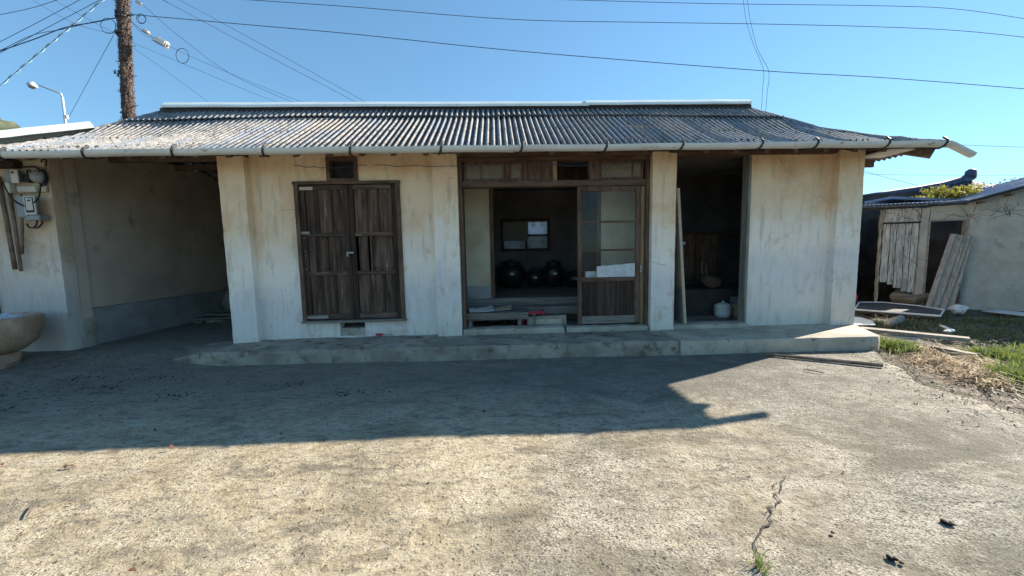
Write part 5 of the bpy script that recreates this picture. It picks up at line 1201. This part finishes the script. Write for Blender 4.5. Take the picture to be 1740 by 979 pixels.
wire([(215, 35), (223, 37), (243, 53), (262, 65)], [5, 5, 5.1, 5.2], .012, 'short cable between the pole and the white splice box')
wire([(223, 36), (238, 54), (262, 68)], [5, 5.05, 5.2], .007, 'lower loop of the short cable before the splice box')
wire([(-20, 96), (0, 87), (60, 66), (110, 47), (160, 38), (198, 30)], 5, .016, 'thick bundled cable from the left edge to the pole')
wire([(-20, 92), (0, 86), (55, 60), (110, 49), (160, 37), (198, 31)], 5.05, .009, 'second strand looping beside the thick bundled cable')
wire([(-20, 80), (0, 71), (70, 35), (150, -8)], 5, .009, 'cable rising to the upper left, lower of two')
wire([(-20, 101), (15, 82), (90, 42), (185, -8)], 5.1, .009, 'cable rising steeply across the upper left corner')
wire([(-20, 28), (0, 25), (60, 12), (120, -8)], 5, .009, 'uppermost cable at the left corner of the sky')
wire([(45, -6), (110, 32), (150, 48), (198, 58)], [7, 6, 5.5, 5], .006, 'thin cable coming down to the pole from the upper left')
wire([(82, -6), (130, 22), (198, 58)], [7, 6, 5], .006, 'second thin cable coming down to the pole from the upper left')
wire([(193, 60), (160, 120), (117, 199)], [5, 6.5, 8], .007, 'thin cable from the pole to the street lamp')
wire([(1262, -8), (1268, 35), (1280, 75), (1297, 118), (1296, 150), (1293, 200)], [5.5, 5.4, 4.9, 4.4, 4.6, 5], .007, 'left strand of the wavy cable hanging above the ridge')
wire([(1269, -8), (1276, 40), (1288, 85), (1306, 121), (1304, 155), (1300, 200)], [5.5, 5.4, 4.9, 4.4, 4.6, 5], .007, 'right strand of the wavy cable hanging above the ridge')
wire([(1560, 243), (1650, 247), (1760, 251)], 12, .012, 'faint cable right of the drooping gutter end')
wire([(1440, 283), (1500, 300), (1600, 326)], [9, 9, 9], .009, 'short cable under the right eave running to the tiled roof')
wire([(1440, 292), (1510, 297), (1760, 298)], 20, .014, 'faint level cable above the tiled roof')
for i, (px, py, rx, dep, lab) in enumerate(((240, 32, 7, 5, 'small double cable coil right of the pole'), (310, 95, 10, 5.5, 'single cable loop hanging below the white splice box'), (184, 44, 11, 5, 'wide cable loop left of the pole'))):
    c = at(px, py, 1, dep); R0 = rx/640*10.8; mb = MB()
    for q in range(2 if i == 0 else 1): mb.tube([c+Vector((R0*(1-.2*q)*math.cos(2*math.pi*k/28), .02*q, R0*(1.15 if i == 1 else 1)*(1-.18*q)*math.sin(2*math.pi*k/28))) for k in range(29)], .008, 5, False)
    one(mb, 'cable_coil', 'wire', lab, 'cable coil', 'cable coils by the pole')
def wirebox(q0, q1, r_, name, label):
    a = at(*q0, 1, 5.2); b = at(*q1, 1, 5.2); T_ = frame_T((a+b)/2, x=(b-a), z=(0, 0, 1)); L = (b-a).length/2
    e_ = thing(name, label, 'splice box', tuple((a+b)/2)); MB().box(-L, L, -r_, r_, -r_, r_*.9, T=T_).build('case', 'white', e_, bevel=r_*.35)
    MB().box(-L*1.02, L*1.02, -r_*.9, r_*.9, -r_*1.05, -r_*.8, T=T_).build('seam', 'meter_grey', e_); MB().box(L, L*1.15, -r_*.3, r_*.3, -r_*.3, r_*.3, T=T_).build('gland', 'meter_grey', e_)
wirebox((265, 66), (285, 77), .085, 'splice_box', 'larger white splice box hanging on the cable right of the pole')
wirebox((244, 51), (253, 57), .05, 'splice_box', 'smaller grey-white connector between the pole and the splice box')
wirebox((232, 2), (241, 8), .035, 'splice_box', 'tiny white connector at the top edge right of the pole')
# pale blue spiral guard round the guy wire
ga = at(-8, 152, 1, 4.6); gb = at(174, 0, 1, 5); gb2 = ga.lerp(gb, 1.25)
GW = thing('guy_wire', 'guy wire in a pale blue spiral guard slanting across the upper left sky', 'guy wire', tuple(ga))
MB().tube([ga.lerp(gb, -.2), gb2], .007, 6).build('strand', 'wire', GW)
d_ = (gb2-ga).normalized(); n1 = d_.orthogonal().normalized(); n2 = d_.cross(n1); L = (gb2-ga).length; n = int(L/.02)
MB().tube([ga+d_*(L*i/n)+(n1*math.cos(i*.32)+n2*math.sin(i*.32))*.018 for i in range(n)], .012, 5).build('spiral_guard', 'guard', GW)
